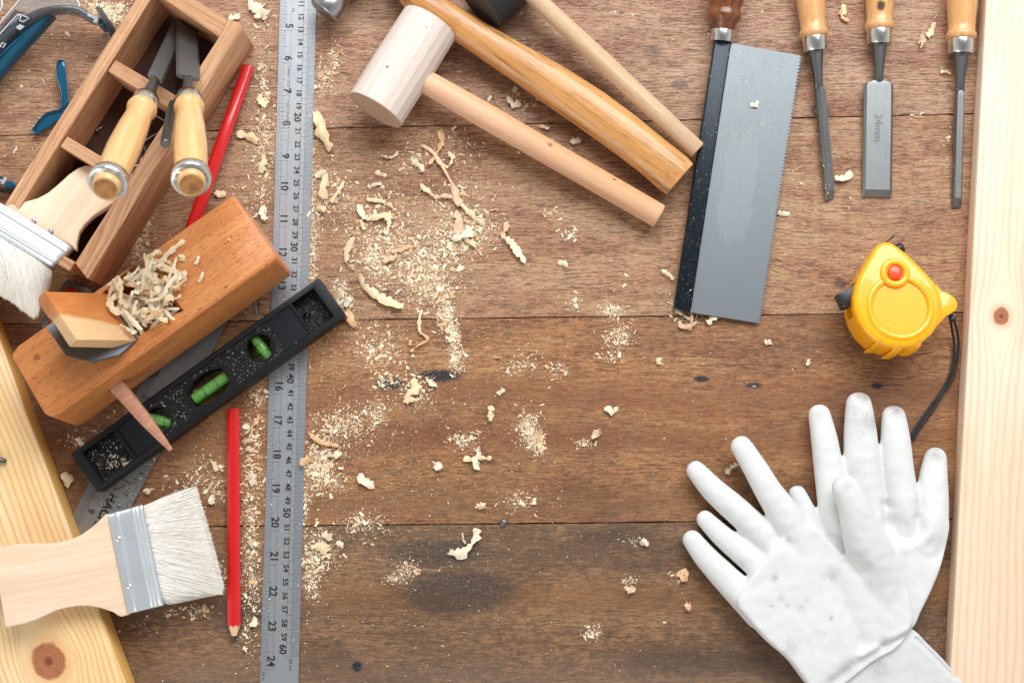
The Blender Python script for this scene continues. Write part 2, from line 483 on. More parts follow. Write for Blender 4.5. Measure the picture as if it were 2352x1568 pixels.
# ------------------------------------------------------------------ pine boards
def board(name, label, a, b, side, width, thick, mat_fn, z0=0):
    """edge a->b in px lying on the table, body extends to `side` of it"""
    A, Bp = P(*a), P(*b); d = (Bp-A).normalized(); nrm = Vector((-d.y, d.x, 0))*side
    f = Fr(A, d); L = (Bp-A).length; s = 1 if f.Y.dot(nrm) > 0 else -1
    y0, y1 = (0, width) if s > 0 else (-width, 0)
    bm = B(); box(bm, -14, L+10, y0, y1, 0, thick, .12, 3)
    o = mesh_obj(name, bm, mat_fn(f), fr=f); tag(o, label, 'board'); return f, o
PR = sr(232,206,176); PRl = sr(216,160,118)
def mr(f):
    k = f.px(2300, 726, 1.7)
    return pine('pale pine', PR, PRl, (k.x, k.y, 1.0, 2.3, .62), 11, 1.0, lw=.5, pale=sr(238,216,192))
fr_pr, board_r = board('pine_board', 'pale pine board with one oval knot beside the yellow tape measure and the gloves', (2250,0), (2169,1517), 1, 12, 1.7, mr)
def ml(f):
    k = f.px(112, 1518, 2.3)
    return pine('yellow pine', sr(234,200,146), sr(214,152,88), (k.x, k.y, 1.75, 3.2, 1.28), 12.5, 3.0, lw=.8, pale=sr(240,214,170), side=(sr(232,180,98), -2.1))
fr_pl, board_l = board('pine_board', 'yellowish pine board with a large round knot lying under the lower paint brush', (0,723), (312,1568), -1, 14, 2.3, ml)

# ------------------------------------------------------------------ steel ruler
M_ink = plain('black ink', (.012,.012,.014), .5)
M_tick = plain('etched line', (.035,.035,.045), .55)
M_tickb = plain('etched blue line', (.05,.05,.13), .55)
M_ruler = steel('ruler steel', (.43,.445,.46), .44, .3, 'x', .0, metal=.85)
c12 = P((2*0+ (642-48*51/1568)+(728-40*51/1568))/2, 51, .12); c60 = P(((642-48*1507/1568)+(728-40*1507/1568))/2, 1507, .12)
d = (c60-c12).normalized(); ppc = (c60-c12).length/48.0
zero = c12-d*(12*ppc)
fr = Fr((zero.x, zero.y, 0.02), d)
ru = fr.thing('steel_ruler', 'long steel ruler with inch and centimetre scales lying top to bottom on the bench', 'ruler')
W = 1.44; k = ppc
bm = B()
hole = [(62.35*k+.3*math.cos(a), .3*math.sin(a)) for a in [math.pi*2*i/24 for i in range(24)]]
box(bm, -1, 64*k, -W, W, 0, .1, .02, 1)
o = mesh_obj('blade', bm, M_ruler, ru)
cb = B(); prism(cb, hole, -1, 1); cut(o, [cb])
bm = B(); bb = B(); zt = .104
for mm in range(80, 601):
    x = mm/10*k; L = .98 if mm % 10 == 0 else (.78 if mm % 5 == 0 else .6)
    quad(bb if mm % 2 else bm, x-.011, W-L, x+.011, W-.02, zt)
for n in range(3*32, 24*32+1):
    x = n/32*2.54*k
    if n % 2 and n > 16*32: pass
    L = .95 if n % 32 == 0 else (.72 if n % 16 == 0 else .55 if n % 8 == 0 else .45 if n % 4 == 0 else .32)
    if n % 2: continue
    quad(bm if n % 4 else bb, x-.012, -W+.02, x+.012, -W+L, zt)
for y, xa, xb in ((W-.62, 8, 60), (W-.98, 8, 60), (-W+.46, 8, 60.96), (-W+.95, 8, 60.96)):
    quad(bm, xa*k, y-.009, xb*k, y+.009, zt+.001)
mesh_obj('scale_marks', bm, M_tick, ru, recalc=False); mesh_obj('scale_marks', bb, M_tickb, ru, recalc=False)
bm = B()
for c in range(9, 61):
    s = str(c); big = c % 10 == 0; sz = .74 if big else .58
    textmesh(bm, s, sz, c*k-.08-sz*1.12+(0 if len(s) > 1 else sz*.5), W-(1.47 if big else 1.36), zt+.002, 0, bold=.016 if not big else .022, sx=1.0)
for n in range(4, 25):
    s = str(n); sz = .80
    textmesh(bm, s, sz, n*2.54*k-.1-(sz*.6 if len(s) == 1 else sz*1.16), -W+.52+.42-.40, zt+.002, 0, bold=.022)
textmesh(bm, '60 cm', .36, 60.15*k, W-.72, zt+.002); textmesh(bm, '24 in', .36, 60.55*k+.5, -W+.12, zt+.002)
textmesh(bm, '16', .36, 4.28*2.54*k, -W+.98, zt+.002)
textmesh(bm, '1 metre = 39.37 inch', .27, 6.07*2.54*k, -W+.78, zt+.002); textmesh(bm, '1 inch = 25.4 m.m.', .27, 7.12*2.54*k, -W+.78, zt+.002)
mesh_obj('numerals', bm, M_ink, ru, recalc=False)

# ------------------------------------------------------------------ steel square blade under the level
M_sq = steel('square steel', (.36,.35,.34), .45, .35, 'x', .2, metal=.8)
A = P(176, 1162, .3); Bq = P(330, 868, .3); d = (A-Bq).normalized()
fr = Fr((A.x, A.y, .12), d)      # x runs down-left, y to the right
sq = fr.thing('steel_rule', 'wide dull steel rule slanting under the black level and the lower brush', 'ruler')
yr = fr.px(303, 1162, .1).y; xe = fr.px(235, 1220, .1).x+3.0; xs = fr.px(488, 800, .1).x-3
bm = B(); box(bm, xs, xe, min(0, yr), max(0, yr), 0, .12, .02, 1); mesh_obj('blade', bm, M_sq, sq)
ya, yb = min(0, yr), max(0, yr)
bm = B(); zt = .124; xx = xs+.2; n = 0
while xx < xe:
    L = .75 if n % 10 == 0 else (.6 if n % 5 == 0 else .42)
    quad(bm, xx-.010, yb-L, xx+.010, yb-.02, zt)
    quad(bm, xx-.010, ya+.02, xx+.010, ya+.85, zt)
    xx += .104; n += 1
for q in range(1, 6): quad(bm, xs+.2, ya+.16*q, xe, ya+.16*q+.012, zt+.001)
for q in (yb-.42, yb-.75): quad(bm, xs+.2, q, xe, q+.012, zt+.001)
mesh_obj('scale_marks', bm, M_tick, sq, recalc=False)
bm = B()
def onsq(s, px_, py_, sz, rot=math.pi, bold=.01):
    p = fr.px(px_, py_, .12); textmesh(bm, s, sz, p.x, p.y, zt+.003, rot, bold=bold)
onsq('6', 213, 1182, .75, math.pi, .012)
onsq('HACHI', 254, 1130, .92, 0, .035)
for s, a, b in (('9', 321, 1080), ('11', 309, 1095), ('12', 290, 1122), ('13', 272, 1150)): onsq(s, a, b, .5, 0, .004)
onsq('5', 300, 1000, .75, math.pi); onsq('2', 330, 905, .6, 0)
# small triangular emblem drawn in thin strokes
tp = [fr.px(*q, .12) for q in ((268, 1092), (300, 1110), (262, 1125))]
mesh_obj('numerals', bm, M_ink, sq, recalc=False); bm = B()
for i in range(3):
    a, b = tp[i], tp[(i+1) % 3]; dd = (b-a).normalized(); nn = Vector((-dd.y, dd.x, 0))*.03
    bm.faces.new([bm.verts.new((p.x, p.y, zt+.003)) for p in (a-nn, b-nn, b+nn, a+nn)])
mesh_obj('emblem', bm, M_ink, sq, recalc=False)

# ------------------------------------------------------------------ bevel gauge under the plane (red handle, steel blade)
M_dsteel = steel('dark steel', (.20,.195,.19), .4, .25, 'x', .3, (.08,.05,.03))
M_red = plain('red plastic', sr(150,18,20), .3, coat=.4)
A = P(150, 700, .6); Bq = P(465, 800, .3); fr = Fr((A.x, A.y, .35), (Bq-A))
bg_ = fr.thing('angle_gauge', 'steel and red angle gauge mostly hidden under the wooden plane', 'gauge')
bm = B(); prism(bm, fr.poly([(320,868),(330,845),(460,790),(476,800),(463,822),(420,840),(345,868)], .5), .0, .12, .02, 1)
prism(bm, fr.poly([(150,700),(320,790),(330,845),(320,868),(140,730)], .5), .0, .12, .02, 1); mesh_obj('blade', bm, M_dsteel, bg_)
bm = B(); prism(bm, fr.poly([(151,640),(158,641),(215,668),(230,700),(140,760),(92,750),(98,728),(139,655)], .7), -.2, .5, .08, 2); mesh_obj('handle_frame', bm, M_dsteel, bg_)
bm = B(); prism(bm, fr.poly([(152,657),(158,657),(206,680),(215,700),(135,750),(108,748),(112,730),(147,668)], .7), .45, .62, .05, 2); mesh_obj('handle_inlay', bm, M_red, bg_)

# ------------------------------------------------------------------ spirit level
def lvlmat(name, col, sc):
    t = NT(name); n = t.noise(t.co, sc, 3, .6)
    t.set(Base_Color=col, Roughness=.42); t.put(t.bsdf.inputs['Specular IOR Level'], .3); t.bump(n, .5, .05); return t.mat
M_blk = lvlmat('black textured plastic', (.005,.0055,.007), 14)
M_blks = lvlmat('black smooth plastic', (.009,.010,.013), 3)
ZL = 2.15
A = P(160, 1043, ZL); C_ = P(732, 637, ZL); fr = Fr((A.x, A.y, .16), (C_-A).normalized())
lv = fr.thing('spirit_level', 'black plastic spirit level with three green vials lying across the steel ruler', 'spirit level')
q = fr.poly([(160,1043),(732,637),(793,724),(224,1129)], ZL-.16)
xL = .5*(q[0][0]+q[3][0]); xR = .5*(q[1][0]+q[2][0]); yT = .5*(q[0][1]+q[1][1]); yB = .5*(q[2][1]+q[3][1])
H = ZL-.16
bm = B(); box(bm, xL, xR, yB, yT, 0, H, .07, 2)
o = mesh_obj('body', bm, M_blk, lv)
L_ = lambda a, b, h=H: fr.px(a, b, h)
e1 = L_(672, 705).x; e0 = L_(262, 985).x
rim = .42
def hexpts(x0, x1, y0, y1): return [(x0, y0), (x1, y0), (x1, y1), (x0, y1)]
cuts = []
cb = B(); box(cb, e1+.1, xR-.75, yB+rim, yT-rim, H-1.15, H+1); cuts.append(cb)
cb = B(); box(cb, xL+.75, e0-.1, yB+rim, yT-rim, H-1.15, H+1); cuts.append(cb)
cb = B(); box(cb, e0+.12, e1-.12, yB+rim, yT-rim, H-.16, H+1); cuts.append(cb)
def circ(c, r, n=40): return [(c.x+r*math.cos(2*math.pi*i/n), c.y+r*math.sin(2*math.pi*i/n)) for i in range(n)]
v1 = L_(597, 797); v3 = L_(362, 965); v2 = L_(478, 888); rv = 1.0
for c in (v1, v3):
    cb = B(); prism(cb, circ(c, rv), -1, H+1); cuts.append(cb)
bar = [(-1.62,-.62),(-.8,-.98),(0,-1.08),(.8,-.98),(1.62,-.62),(1.62,.62),(.8,.98),(0,1.08),(-.8,.98),(-1.62,.62)]
cb = B(); prism(cb, [(v2.x+a, v2.y+b) for a, b in bar], -1, H+1); cuts.append(cb)
hc = L_(705, 727, H-1.1)
cb = B(); prism(cb, circ(hc, .31, 20), -1, H+1); cuts.append(cb)
# groove of the seam along the lower side
cb = B(); box(cb, v2.x-1.6, v2.x+2.4, yB-.1, yB+.07, -.1, H*.5); cuts.append(cb)
cut(o, cuts)
# raised smooth pads and rims
for xa, xb, vv in ((e1-2.3, e1-.18, v1), (e0+.18, e0+2.2, v3)):
    bm = B(); box(bm, xa, xb, yB+rim+.03, yT-rim-.03, H-.16, H-.12, .02, 1)
    o2 = mesh_obj('pad', bm, M_blks, lv)
    cb = B(); prism(cb, circ(vv, rv+.02), -1, H+1); cut(o2, [cb])
for c in (v1, v3):      # rounded lips
    bm = B()
    pts = circ(c, rv+.03, 40); loft_pts = [(p[0], p[1], H-.13) for p in pts]
    n = 40
    prev = None; rings = []
    for i in range(n):
        a = 2*math.pi*i/n; ring = []
        for kk in range(6):
            b = 2*math.pi*kk/6; rr = rv+.035+.05*math.cos(b)
            ring.append(bm.verts.new((c.x+rr*math.cos(a), c.y+rr*math.sin(a), H-.14+.05*math.sin(b))))
        rings.append(ring)
    for i in range(n):
        for kk in range(6): bm.faces.new((rings[i][kk], rings[(i+1) % n][kk], rings[(i+1) % n][(kk+1) % 6], rings[i][(kk+1) % 6]))
    mesh_obj('vial_rim', bm, M_blks, lv)
M_vial = glassy('green vial', ((.30,.72,.18), (.62,.95,.30)), .42, .06)
M_bub = glassy('vial bubble', ((.35,.62,.30), (.8,.95,.7)), .35, .05)
M_ring = plain('vial ring', (.004,.006,.004), .9, spec=.1)
def vial(c, ang, ln, r):
    d = Vector((math.cos(ang), math.sin(ang), 0)); c = Vector((c.x, c.y, H-.95))
    bm = B(); lathe(bm, c-d*ln, c+d*ln, [(0, r*.9), (.06, r), (2*ln-.06, r), (2*ln, r*.9)], 28)
    o = mesh_obj('vial', bm, M_vial, lv)
    bm = B()
    for s in (-.36, .36):
        lathe(bm, c+d*(s*ln*1.0)-d*.03, c+d*(s*ln)+d*.03, [(.018, r+.004), (.058, r+.004)], 28)
    mesh_obj('vial_line', bm, M_ring, o)
    bm = B(); cc = c-d*(ln*.42)+Vector((0, 0, r*.8)); loft(bm, [cc-d*.18, cc, cc+d*.18], [(.12, .07), (.2, .1), (.12, .07)], 16)
    mesh_obj('bubble', bm, M_bub, o)
vial(v1, math.pi/2, .98, .42); vial(v2, 0, 1.55, .44); vial(v3, R(-49), 1.0, .42)
LVL = (fr, H, e0, e1, xL, xR, yB, yT, rim)
# ------------------------------------------------------------------ red carpenter pencils
M_redp = plain('red lacquer', (.62,.008,.008), .25, coat=.7, var=.12, varcol=(.4,.005,.005), vscale=3)
M_lead = plain('graphite', (.03,.03,.035), .35)
M_cedar = wood('pencil wood', sr(222,178,140), sr(190,140,104), sr(232,196,160), 6, .4, fib=.4, rough=.6)
def pencil(label, a, b, ra, rb, za, zb, tip=False):
    A, Bp = P(*a, za), P(*b, zb); f = Fr(A, (Bp-A)); L = (Bp-A).length
    t = f.thing('pencil', label, 'pencil', 'red pencils')
    def octa(rx, ry): return [(rx*math.cos(x), ry*math.sin(x)) for x in [math.pi/8+math.pi/4*i for i in range(8)]]
    def body(x0, x1, r0, r1, seg=8):
        bm = B(); rings = []
        for x, r in ((x0, r0), (x1, r1)):
            rings.append([bm.verts.new((x, p[0], p[1])) for p in octa(r, r*.62)])
        for i in range(8): bm.faces.new((rings[0][i], rings[0][(i+1) % 8], rings[1][(i+1) % 8], rings[1][i]))
        e0 = bm.faces.new(rings[0][::-1]); e1_ = bm.faces.new(rings[1])
        return bm, rings, (e0, e1_)
    LB = L-1.35 if tip else L
    bm, rings, caps = body(0, LB, ra, rb)
    if tip:   # scalloped paint edge
        bm.free(); bm = B(); n = 48
        def rad(x): return ra+(rb-ra)*x/LB
        def pt(x, a):
            r = rad(x); k = math.pi/4; aa = ((a+k/2) % k)-k/2; m = math.cos(k/2)/math.cos(aa-0) if True else 1
            return (x, r*m*math.cos(a), r*.62*m*math.sin(a))
        R0 = [bm.verts.new(pt(0, 2*math.pi*i/n)) for i in range(n)]
        R1 = [bm.verts.new(pt(LB+.18*abs(math.cos(4*2*math.pi*i/n)), 2*math.pi*i/n)) for i in range(n)]
        for i in range(n): bm.faces.new((R0[i], R0[(i+1) % n], R1[(i+1) % n], R1[i]))
        bm.faces.new(R0[::-1])
    else:
        bmesh.ops.bevel(bm, geom=list(set(e for f_ in bm.faces for e in f_.edges)), offset=.03, segments=2, profile=.5, affect='EDGES')
    mesh_obj('lacquered_body', bm, M_redp, t, smooth=50)
    bm = B()
    if tip:
        loft(bm, [(LB-.2, 0, 0), (LB+.12, 0, 0), (LB+1.0, 0, -.02)], [(rb*.84, rb*.50), (rb*.86, rb*.52), (.16, .12)], 32)
        mesh_obj('sharpened_wood', bm, M_cedar, t)
        bm = B(); loft(bm, [(LB+.88, 0, -.02), (LB+1.1, 0, -.02), (LB+1.38, 0, -.03)], [(.215, .17), (.14, .12), (.05, .04)], 16)
        mesh_obj('lead', bm, M_lead, t)
    else:
        bm = B(); bm2 = B()
        box(bm, -.015, .02, -ra*.8, ra*.8, -ra*.45, ra*.45, .03, 1); mesh_obj('end_grain', bm, M_cedar, t)
    return t
pencil('red carpenter pencil with a sharpened point lying beside the steel ruler near the lower brush', (536,938), (538,1474), .50, .53, .45, .4, True)
pencil('red carpenter pencil leaning between the wooden toolbox and the wooden plane', (571,152), (436,538), .50, .53, .5, 1.2)

# ------------------------------------------------------------------ nail beside the plane
M_nail = steel('nail steel', (.33,.34,.36), .35, .1)
A, Bp = P(584, 668, .2), P(591, 727, .12); f = Fr(A, Bp-A); L = (Bp-A).length
bm = B(); lathe(bm, (-2.5,0,0), (L,0,0), [(0,.30),(.08,.30),(.1,.11),(L+2.2,.11),(L+2.5,.02)], 14)
o = mesh_obj('nail', bm, M_nail, fr=f); tag(o, 'dark steel nail poking out from under the wooden plane beside the ruler', 'nail')
A, Bp = P(-30, 1052, 2.9), P(13, 1058, 2.5); f = Fr(A, Bp-A)
bm = B(); lathe(bm, (0,0,0), (1.5,0,0), [(0,.22),(1.0,.22),(1.25,.17),(1.42,.05)], 16)
o = mesh_obj('bolt', bm, M_dsteel, fr=f); tag(o, 'dark rounded bolt tip on the left pine board at the photo edge', 'bolt')

# ------------------------------------------------------------------ wooden plane
M_plane = wood('plane mahogany', sr(204,130,70), sr(160,86,40), sr(218,150,88), 2.4, .35, .8, (.14,.05,.02), .42, 2.0, fib=.3, tint=(sr(188,104,54), .5), coat=.12, porescale=1.05)
def wedgemat(fr):
    t = NT('wedge wood'); a = fr.px(100, 735, 5); b = fr.px(330, 740, 0); 
    n = t.noise(t.vec(t.x*.3, t.y*1.2, t.z*.4), 1, 4, .6); f_ = t.noise(t.vec(t.x*1.4, t.y*9, t.z*2), 1, 3, .6)
    # sapwood band: pale strip along the lower side
    d = (b-a); nx, ny = -d.y, d.x; L_ = math.hypot(nx, ny); nx /= L_; ny /= L_
    if nx*(fr.px(170,780,5).x-a.x)+ny*(fr.px(170,780,5).y-a.y) < 0: nx, ny = -nx, -ny
    q = (t.x-a.x)*nx+(t.y-a.y)*ny+(n-.5)*.8
    c = t.mix(t.step(n, .3, .7), sr(206,134,70), sr(188,112,54))
    c = t.mix(t.step(q, -.1, .35), c, sr(226,186,138))
    c = t.mix(t.step(f_, .45, .75)*.3, c, sr(160,92,46))
    t.set(Base_Color=c, Roughness=.5); t.bump(f_, .15, .03); return t.mat
M_peg = wood('peg wood', sr(178,124,98), sr(150,92,70), sr(196,146,118), 4, .35, .5, (.2,.08,.05), .6, 3)
M_hole = plain('hole shade wood', sr(96,48,24), .8)
ax = (P(541,452,6.6)-P(30,805,6.6)).normalized(); sn = math.sin(R(6.6)); cs = math.cos(R(6.6))
upv = Vector((-abs(ax.y)*sn, ax.x*sn, cs))
fr = Fr(P(330,700,6.7), ax, upv); PLF = fr
pl = fr.thing('wooden_plane', 'orange brown wooden hand plane with curled shavings heaped in its mouth', 'hand plane')
out = fr.poly([(523,455),(531,450),(540,452),(633,584),(634,596),(137,950),(117,957),(102,950),(28,822),(27,812),(42,793)])
bm = B(); prism(bm, out, -5.0, 0, .22, 3)
body = mesh_obj('body', bm, M_plane, pl, smooth=40)
cb = B(); m4 = fr.poly([(236,672),(318,597),(330,610),(410,717),(318,772),(250,720)]); prism(cb, m4, -3.6, 1); cuts = [cb]
cb = B(); hexa(cb, [(*p, .5) for p in fr.poly([(318,590),(345,585),(428,712),(405,722)])], [(*p, -1.2) for p in fr.poly([(312,597),(320,597),(408,716),(400,722)])]); cuts.append(cb)
pc = fr.px(265, 880, -2.3); pegx = pc.x
yfront = min(p[1] for p in out)
cb = B(); loft(cb, [(pegx, -9, -2.35), (pegx, 9, -2.35)], [(.72, .55), (.72, .55)], 20); cuts.append(cb)
cut(body, cuts, 40)
# peg handle through the body
tipp = fr.l(P(393, 1033, 5.0))
basep = Vector((pegx, yfront-.0, -2.35)); dd = (basep-tipp).normalized()
otherp = basep+dd*9.9
bm = B(); loft(bm, [tipp, tipp+dd*.8, tipp-(tipp-basep)*.45, basep+dd*.3, basep+dd*4, otherp-dd*2.5, otherp],
               [(.16,.12), (.27,.22), (.47,.42), (.62,.48), (.68,.5), (.62,.48), (.5,.4)], 10, up=(0,0,1), power=2.6)
mesh_obj('handle_peg', bm, M_peg, pl, smooth=30)
# wedge
def LP(h, *pts): return [fr.px(a, b, h) for a, b in pts]
hr, hl = -.1, 6.4
tp = [fr.px(102.5, 669, hl), fr.px(240, 673, hr), fr.px(317, 782, hr), fr.px(176, 780, hl)]
bt = [fr.px(87, 685, hl-.9), tp[1]+Vector((-.9,0,-1.3)), tp[2]+Vector((-1.0,0.2,-1.0)), fr.px(160, 797, hl-.9)]
# keep the mouth end going down into the body
bm = B(); e = (tp[1]-tp[0]).normalized(); e2 = (tp[2]-tp[3]).normalized()
tp[1] += e*1.8; bt[1] += e*1.8; bt[2] += e2*1.2; tp[2] += e2*1.2
hexa(bm, tp, bt, .07, 2); mesh_obj('wedge', bm, wedgemat(fr), pl)
# iron
ipts = [(121,738),(106,752),(152,818),(212,832),(274,815),(322,775),(300,720),(200,690)]
def ih(a, b):   # rises towards the left end
    q = fr.px(a, b, 0); q2 = fr.px(152, 818, 0); q3 = fr.px(318, 780, 0)
    return max(-1.5, min(2.6, 2.4*(q3.x-q.x)/(q3.x-q2.x)+.0))
top = [fr.px(a, b, ih(a, b)) for a, b in ipts]; bot = [p+Vector((.02,0,-.28)) for p in top]
bm = B(); hexa(bm, top, bot, .03, 1)
M_iron = steel('plane iron', (.13,.14,.15), .4, .15, 'x', .4, (.05,.04,.035))
mesh_obj('iron', bm, M_iron, pl, smooth=30)
M_plug = plain('plug', sr(160,84,42), .45)
for q_, rr_ in (((384.5, 739.5), .2), ((84, 820), .23)):
    bm = B(); prism(bm, circ(fr.px(*q_, 0), rr_, 20), -.2, .012); mesh_obj('plug', bm, M_plug, pl)

# ------------------------------------------------------------------ toolbox
M_box = wood('toolbox pine', sr(212,162,118), sr(150,98,64), sr(224,180,140), 17, .72, .25, (.12,.06,.04), .65, 4.0, fib=.35, dirt=.15)
M_boxs = wood('toolbox cross pine', sr(212,162,118), sr(150,98,64), sr(224,180,140), 17, .72, .25, (.12,.06,.04), .65, 6.0, fib=.35, dirt=.15, swap=True)
ZB = 5.0
dx = (P(503,85,ZB)-P(172,604,ZB)).normalized(); fr = Fr(P(172,604,ZB), dx); 
tb = fr.thing('wooden_toolbox', 'open wooden toolbox tray with dividers holding two chisels and a brush', 'toolbox')
def PB(*pts): return fr.poly(pts)
def plank_(name, pts, z0, z1, mat=M_box, bev=.05):
    bm = B(); prism(bm, PB(*pts), z0, z1, bev, 1); return mesh_obj(name, bm, mat, tb)
plank_('side_board', [(503,85),(524,45),(549,52),(556,62),(205,640),(200,640),(172,604)], -ZB+.05, 0)
plank_('side_board', [(352,-10),(376,-48),(345,-60),(311,0),(-40,548),(-8,563)], -ZB+.05, 0)
plank_('end_board', [(503,86),(523,44),(372,-44),(350,-18)], -ZB+.05, -.03, M_boxs)
plank_('divider', [(264,137),(247,163),(388,248),(404,219)], -ZB+.4, -.08, M_boxs)
plank_('divider', [(153,313),(137,336),(287,427),(304,401)], -ZB+.4, -.08, M_boxs)
plank_('end_board', [(171,602),(158,622),(-25,512),(-12,492)], -ZB+.05, -.1, M_boxs)
plank_('floor', [(345,0),(504,84),(172,602),(-8,500)], -ZB+.05, -ZB+.5, plain('dark brown floor', sr(70,40,30), .8, var=.6, varcol=sr(40,22,18)))  # floor much darker brown than the boards, mottled at random
BOXF = fr
# small nails and clips lying inside
random.seed(3)
for a, b, c, d_ in ((352,262,395,287),(322,330,372,300),(333,340,345,375),(222,300,236,290),(300,385,330,375),(318,395,325,360)):
    A, Bp = P(a, b, .75), P(c, d_, .7); f = Fr(A, Bp-A); L = (Bp-A).length
    bm = B(); lathe(bm, (0,0,0), (L,0,0), [(0,.2),(.06,.2),(.07,.08),(L-.2,.08),(L,.01)], 10)
    o = mesh_obj('nail', bm, M_nail, fr=f); tag(o, 'thin dark nail lying loose on the floor of the wooden toolbox', 'nail', 'nails loose in the toolbox')

# ------------------------------------------------------------------ chisels
M_hand = wood('chisel handle', sr(222,172,108), sr(196,132,68), sr(236,194,136), 3.0, .35, .12, (.3,.12,.04), .3, 6.0, fib=.2, coat=.45)
M_hand2 = wood('chisel handle dark', sr(204,148,92), sr(168,104,54), sr(218,168,112), 4.0, .4, .35, (.25,.1,.04), .32, 7.0, fib=.35, coat=.4)
M_endg = plain('handle end grain', sr(190,132,72), .6, var=.9, varcol=sr(124,82,44), vscale=1.2)
M_ferr = steel('nickel ferrule', (.78,.76,.70), .16, .05, 'x')
M_blade = steel('chisel blade', (.34,.35,.35), .38, .35, 'x', .12, (.12,.1,.08))
M_blade2 = steel('chisel blade dusty', (.26,.26,.26), .42, .3, 'x', .3, (.12,.1,.08))
M_shank = steel('chisel shank', (.22,.22,.22), .34, .3, 'y', .1)
def blade_bm(x0, x1, hw, th, bev, chamfer, roll=0):
    """flat blade from x0 (tip) to x1 (shoulder), bevelled long edges, ground tip"""
    bm = B(); ch = bev
    secs = [(x0, hw, .03, ch*.3), (x0+chamfer, hw, th, ch), (x1-.35, hw, th*1.2, ch), (x1-.1, hw*.96, th*1.2, ch), (x1+.08, hw*.55, th*1.15, ch*.6)]
    rings = []
    for x, h, t, c in secs:
        pts = [(-h, 0), (h, 0), (h, t*.45), (h-c, t), (-h+c, t), (-h, t*.45)]
        rings.append([bm.verts.new((x, a*math.cos(roll)-b*math.sin(roll), a*math.sin(roll)+b*math.cos(roll))) for a, b in pts])
    for i in range(len(rings)-1):
        for k_ in range(6): bm.faces.new((rings[i][k_], rings[i][(k_+1) % 6], rings[i+1][(k_+1) % 6], rings[i+1][k_]))
    bm.faces.new(rings[0][::-1]); bm.faces.new(rings[-1])
    return bm
def chisel(label, tip, butt, ztip, zbutt, bl, hw, roll, mats, rb=1.06, sc=1.0, up=(0,0,1), hand=12.5, txt=None, cap=True, capr=1.2, group=None, hprof=None, th=.3, ovr=None):
    A, Bp = P(*tip, ztip), P(*butt, zbutt); f = Fr(A, Bp-A, up); L = (Bp-A).length if cap else bl+hand
    t = f.thing('chisel', label, 'chisel', group)
    mh, mb = mats
    bm = blade_bm(0, bl*.75, hw, th, min(.2, hw*.35), .55 if hw > .8 else .7, R(roll)); mesh_obj('blade', bm, mb, t, smooth=20)
    s = bl*.75
    bm = B(); loft(bm, [(s-.15,0,.15),(s+.2,0,.18),(s+.55,0,.2),(s+1.1,0,.2),(bl-.5,0,.2),(bl,0,.2)], [(min(hw,.5)*.9,.16),(.36,.27),(.34,.30),(.38,.38),(.54,.54),(.60,.60)], 20)
    mesh_obj('shank', bm, M_shank, t)
    bm = B(); lathe(bm, (bl-.05,0,.2), (bl+1.2,0,.2), [(0,.5),(0,rb*.84),(.06,rb*.88),(1.0,rb*.92),(1.15,rb*.90)], 36)
    mesh_obj('ferrule', bm, M_ferr, t)
    h0 = bl+1.05; hl_ = L-h0
    pr = hprof or [(0,rb*.85),(.1,rb*.97),(.35,rb*1.03),(.62,rb*.97),(.75,rb*.86),(1.3,rb*.88),(3.0,rb*1.0),(hl_*.55,rb*1.10),(hl_*.78,rb*1.04),(hl_-1.5,rb*.96),(hl_-1.0,rb*.92)]
    if cap: pr = pr+[(hl_-.05,rb*.86),(hl_,rb*.80)]
    bm = B(); lathe(bm, (h0,0,.2), (h0+hl_,0,.2), pr, 40); mesh_obj('handle', bm, mh, t, smooth=60)
    if cap:
        bm = B(); x = h0+hl_-1.35
        lathe(bm, (x,0,.2), (x+1,0,.2), [(0,capr*.88),(.05,capr*.94),(.5,capr),(.8,capr*.98),(.86,capr*.93),(.86,capr*.84),(.1,capr*.78)], 40); mesh_obj('striking_ring', bm, M_ferr, t, smooth=50)
        bm = B(); e_ = h0+hl_; lathe(bm, (e_,0,.2), (e_+1,0,.2), [(-.02,rb*.74),(.03,rb*.72),(.05,rb*.5)], 30); mesh_obj('end_grain', bm, M_endg, t)
    if txt:
        bm = B(); textmesh(bm, txt, .85, bl*.75*.72, .30, th*1.2+.006, math.pi); mesh_obj('size_mark', bm, plain('etched mark', (.19,.19,.2), .5, metal=.5), t, recalc=False)
    return f, t
upx = Vector((.35,-.2,.9))
chisel('chisel with pale handle standing in the toolbox, butt end toward the paint brush', (413,57), (238,437), .7, 17.5, 11.9, .6, 8, (M_hand, M_blade2), rb=1.04, up=(.6,.35,.5), capr=1.34)
chisel('chisel with pale handle standing in the toolbox, butt end over the red pencil', (428,52), (439,430), .7, 17.5, 12.4, .85, -6, (M_hand, M_blade2), rb=1.04, up=(.2,.6,.6), capr=1.32)
# centre punch
A, Bp = P(404,190,2.5), P(379,332,9.0); f = Fr(A, Bp-A); L = (Bp-A).length
bm = B(); loft(bm, [(0,0,0),(L*.35,0,0),(L*.55,0,0),(L-.15,0,0),(L,0,0)], [.2,.26,.36,.38,.32], 8)
o = mesh_obj('centre_punch', bm, M_dsteel, fr=f, smooth=20); tag(o, 'dark eight sided steel punch leaning between the two toolbox chisels', 'punch')
A, Bp = P(452,72,.9), P(443,150,3.5); f = Fr(A, Bp-A, (1,0,.4))
bm = B(); prism(bm, [(0,-.05),(.9,-.45),(3.5,-.4),(3.5,.4),(.5,.4)], 0, .1, .02, 1)
o = mesh_obj('marking_blade', bm, M_dsteel, fr=f, smooth=20); tag(o, 'thin pointed steel blade behind the right chisel in the toolbox corner', 'blade')

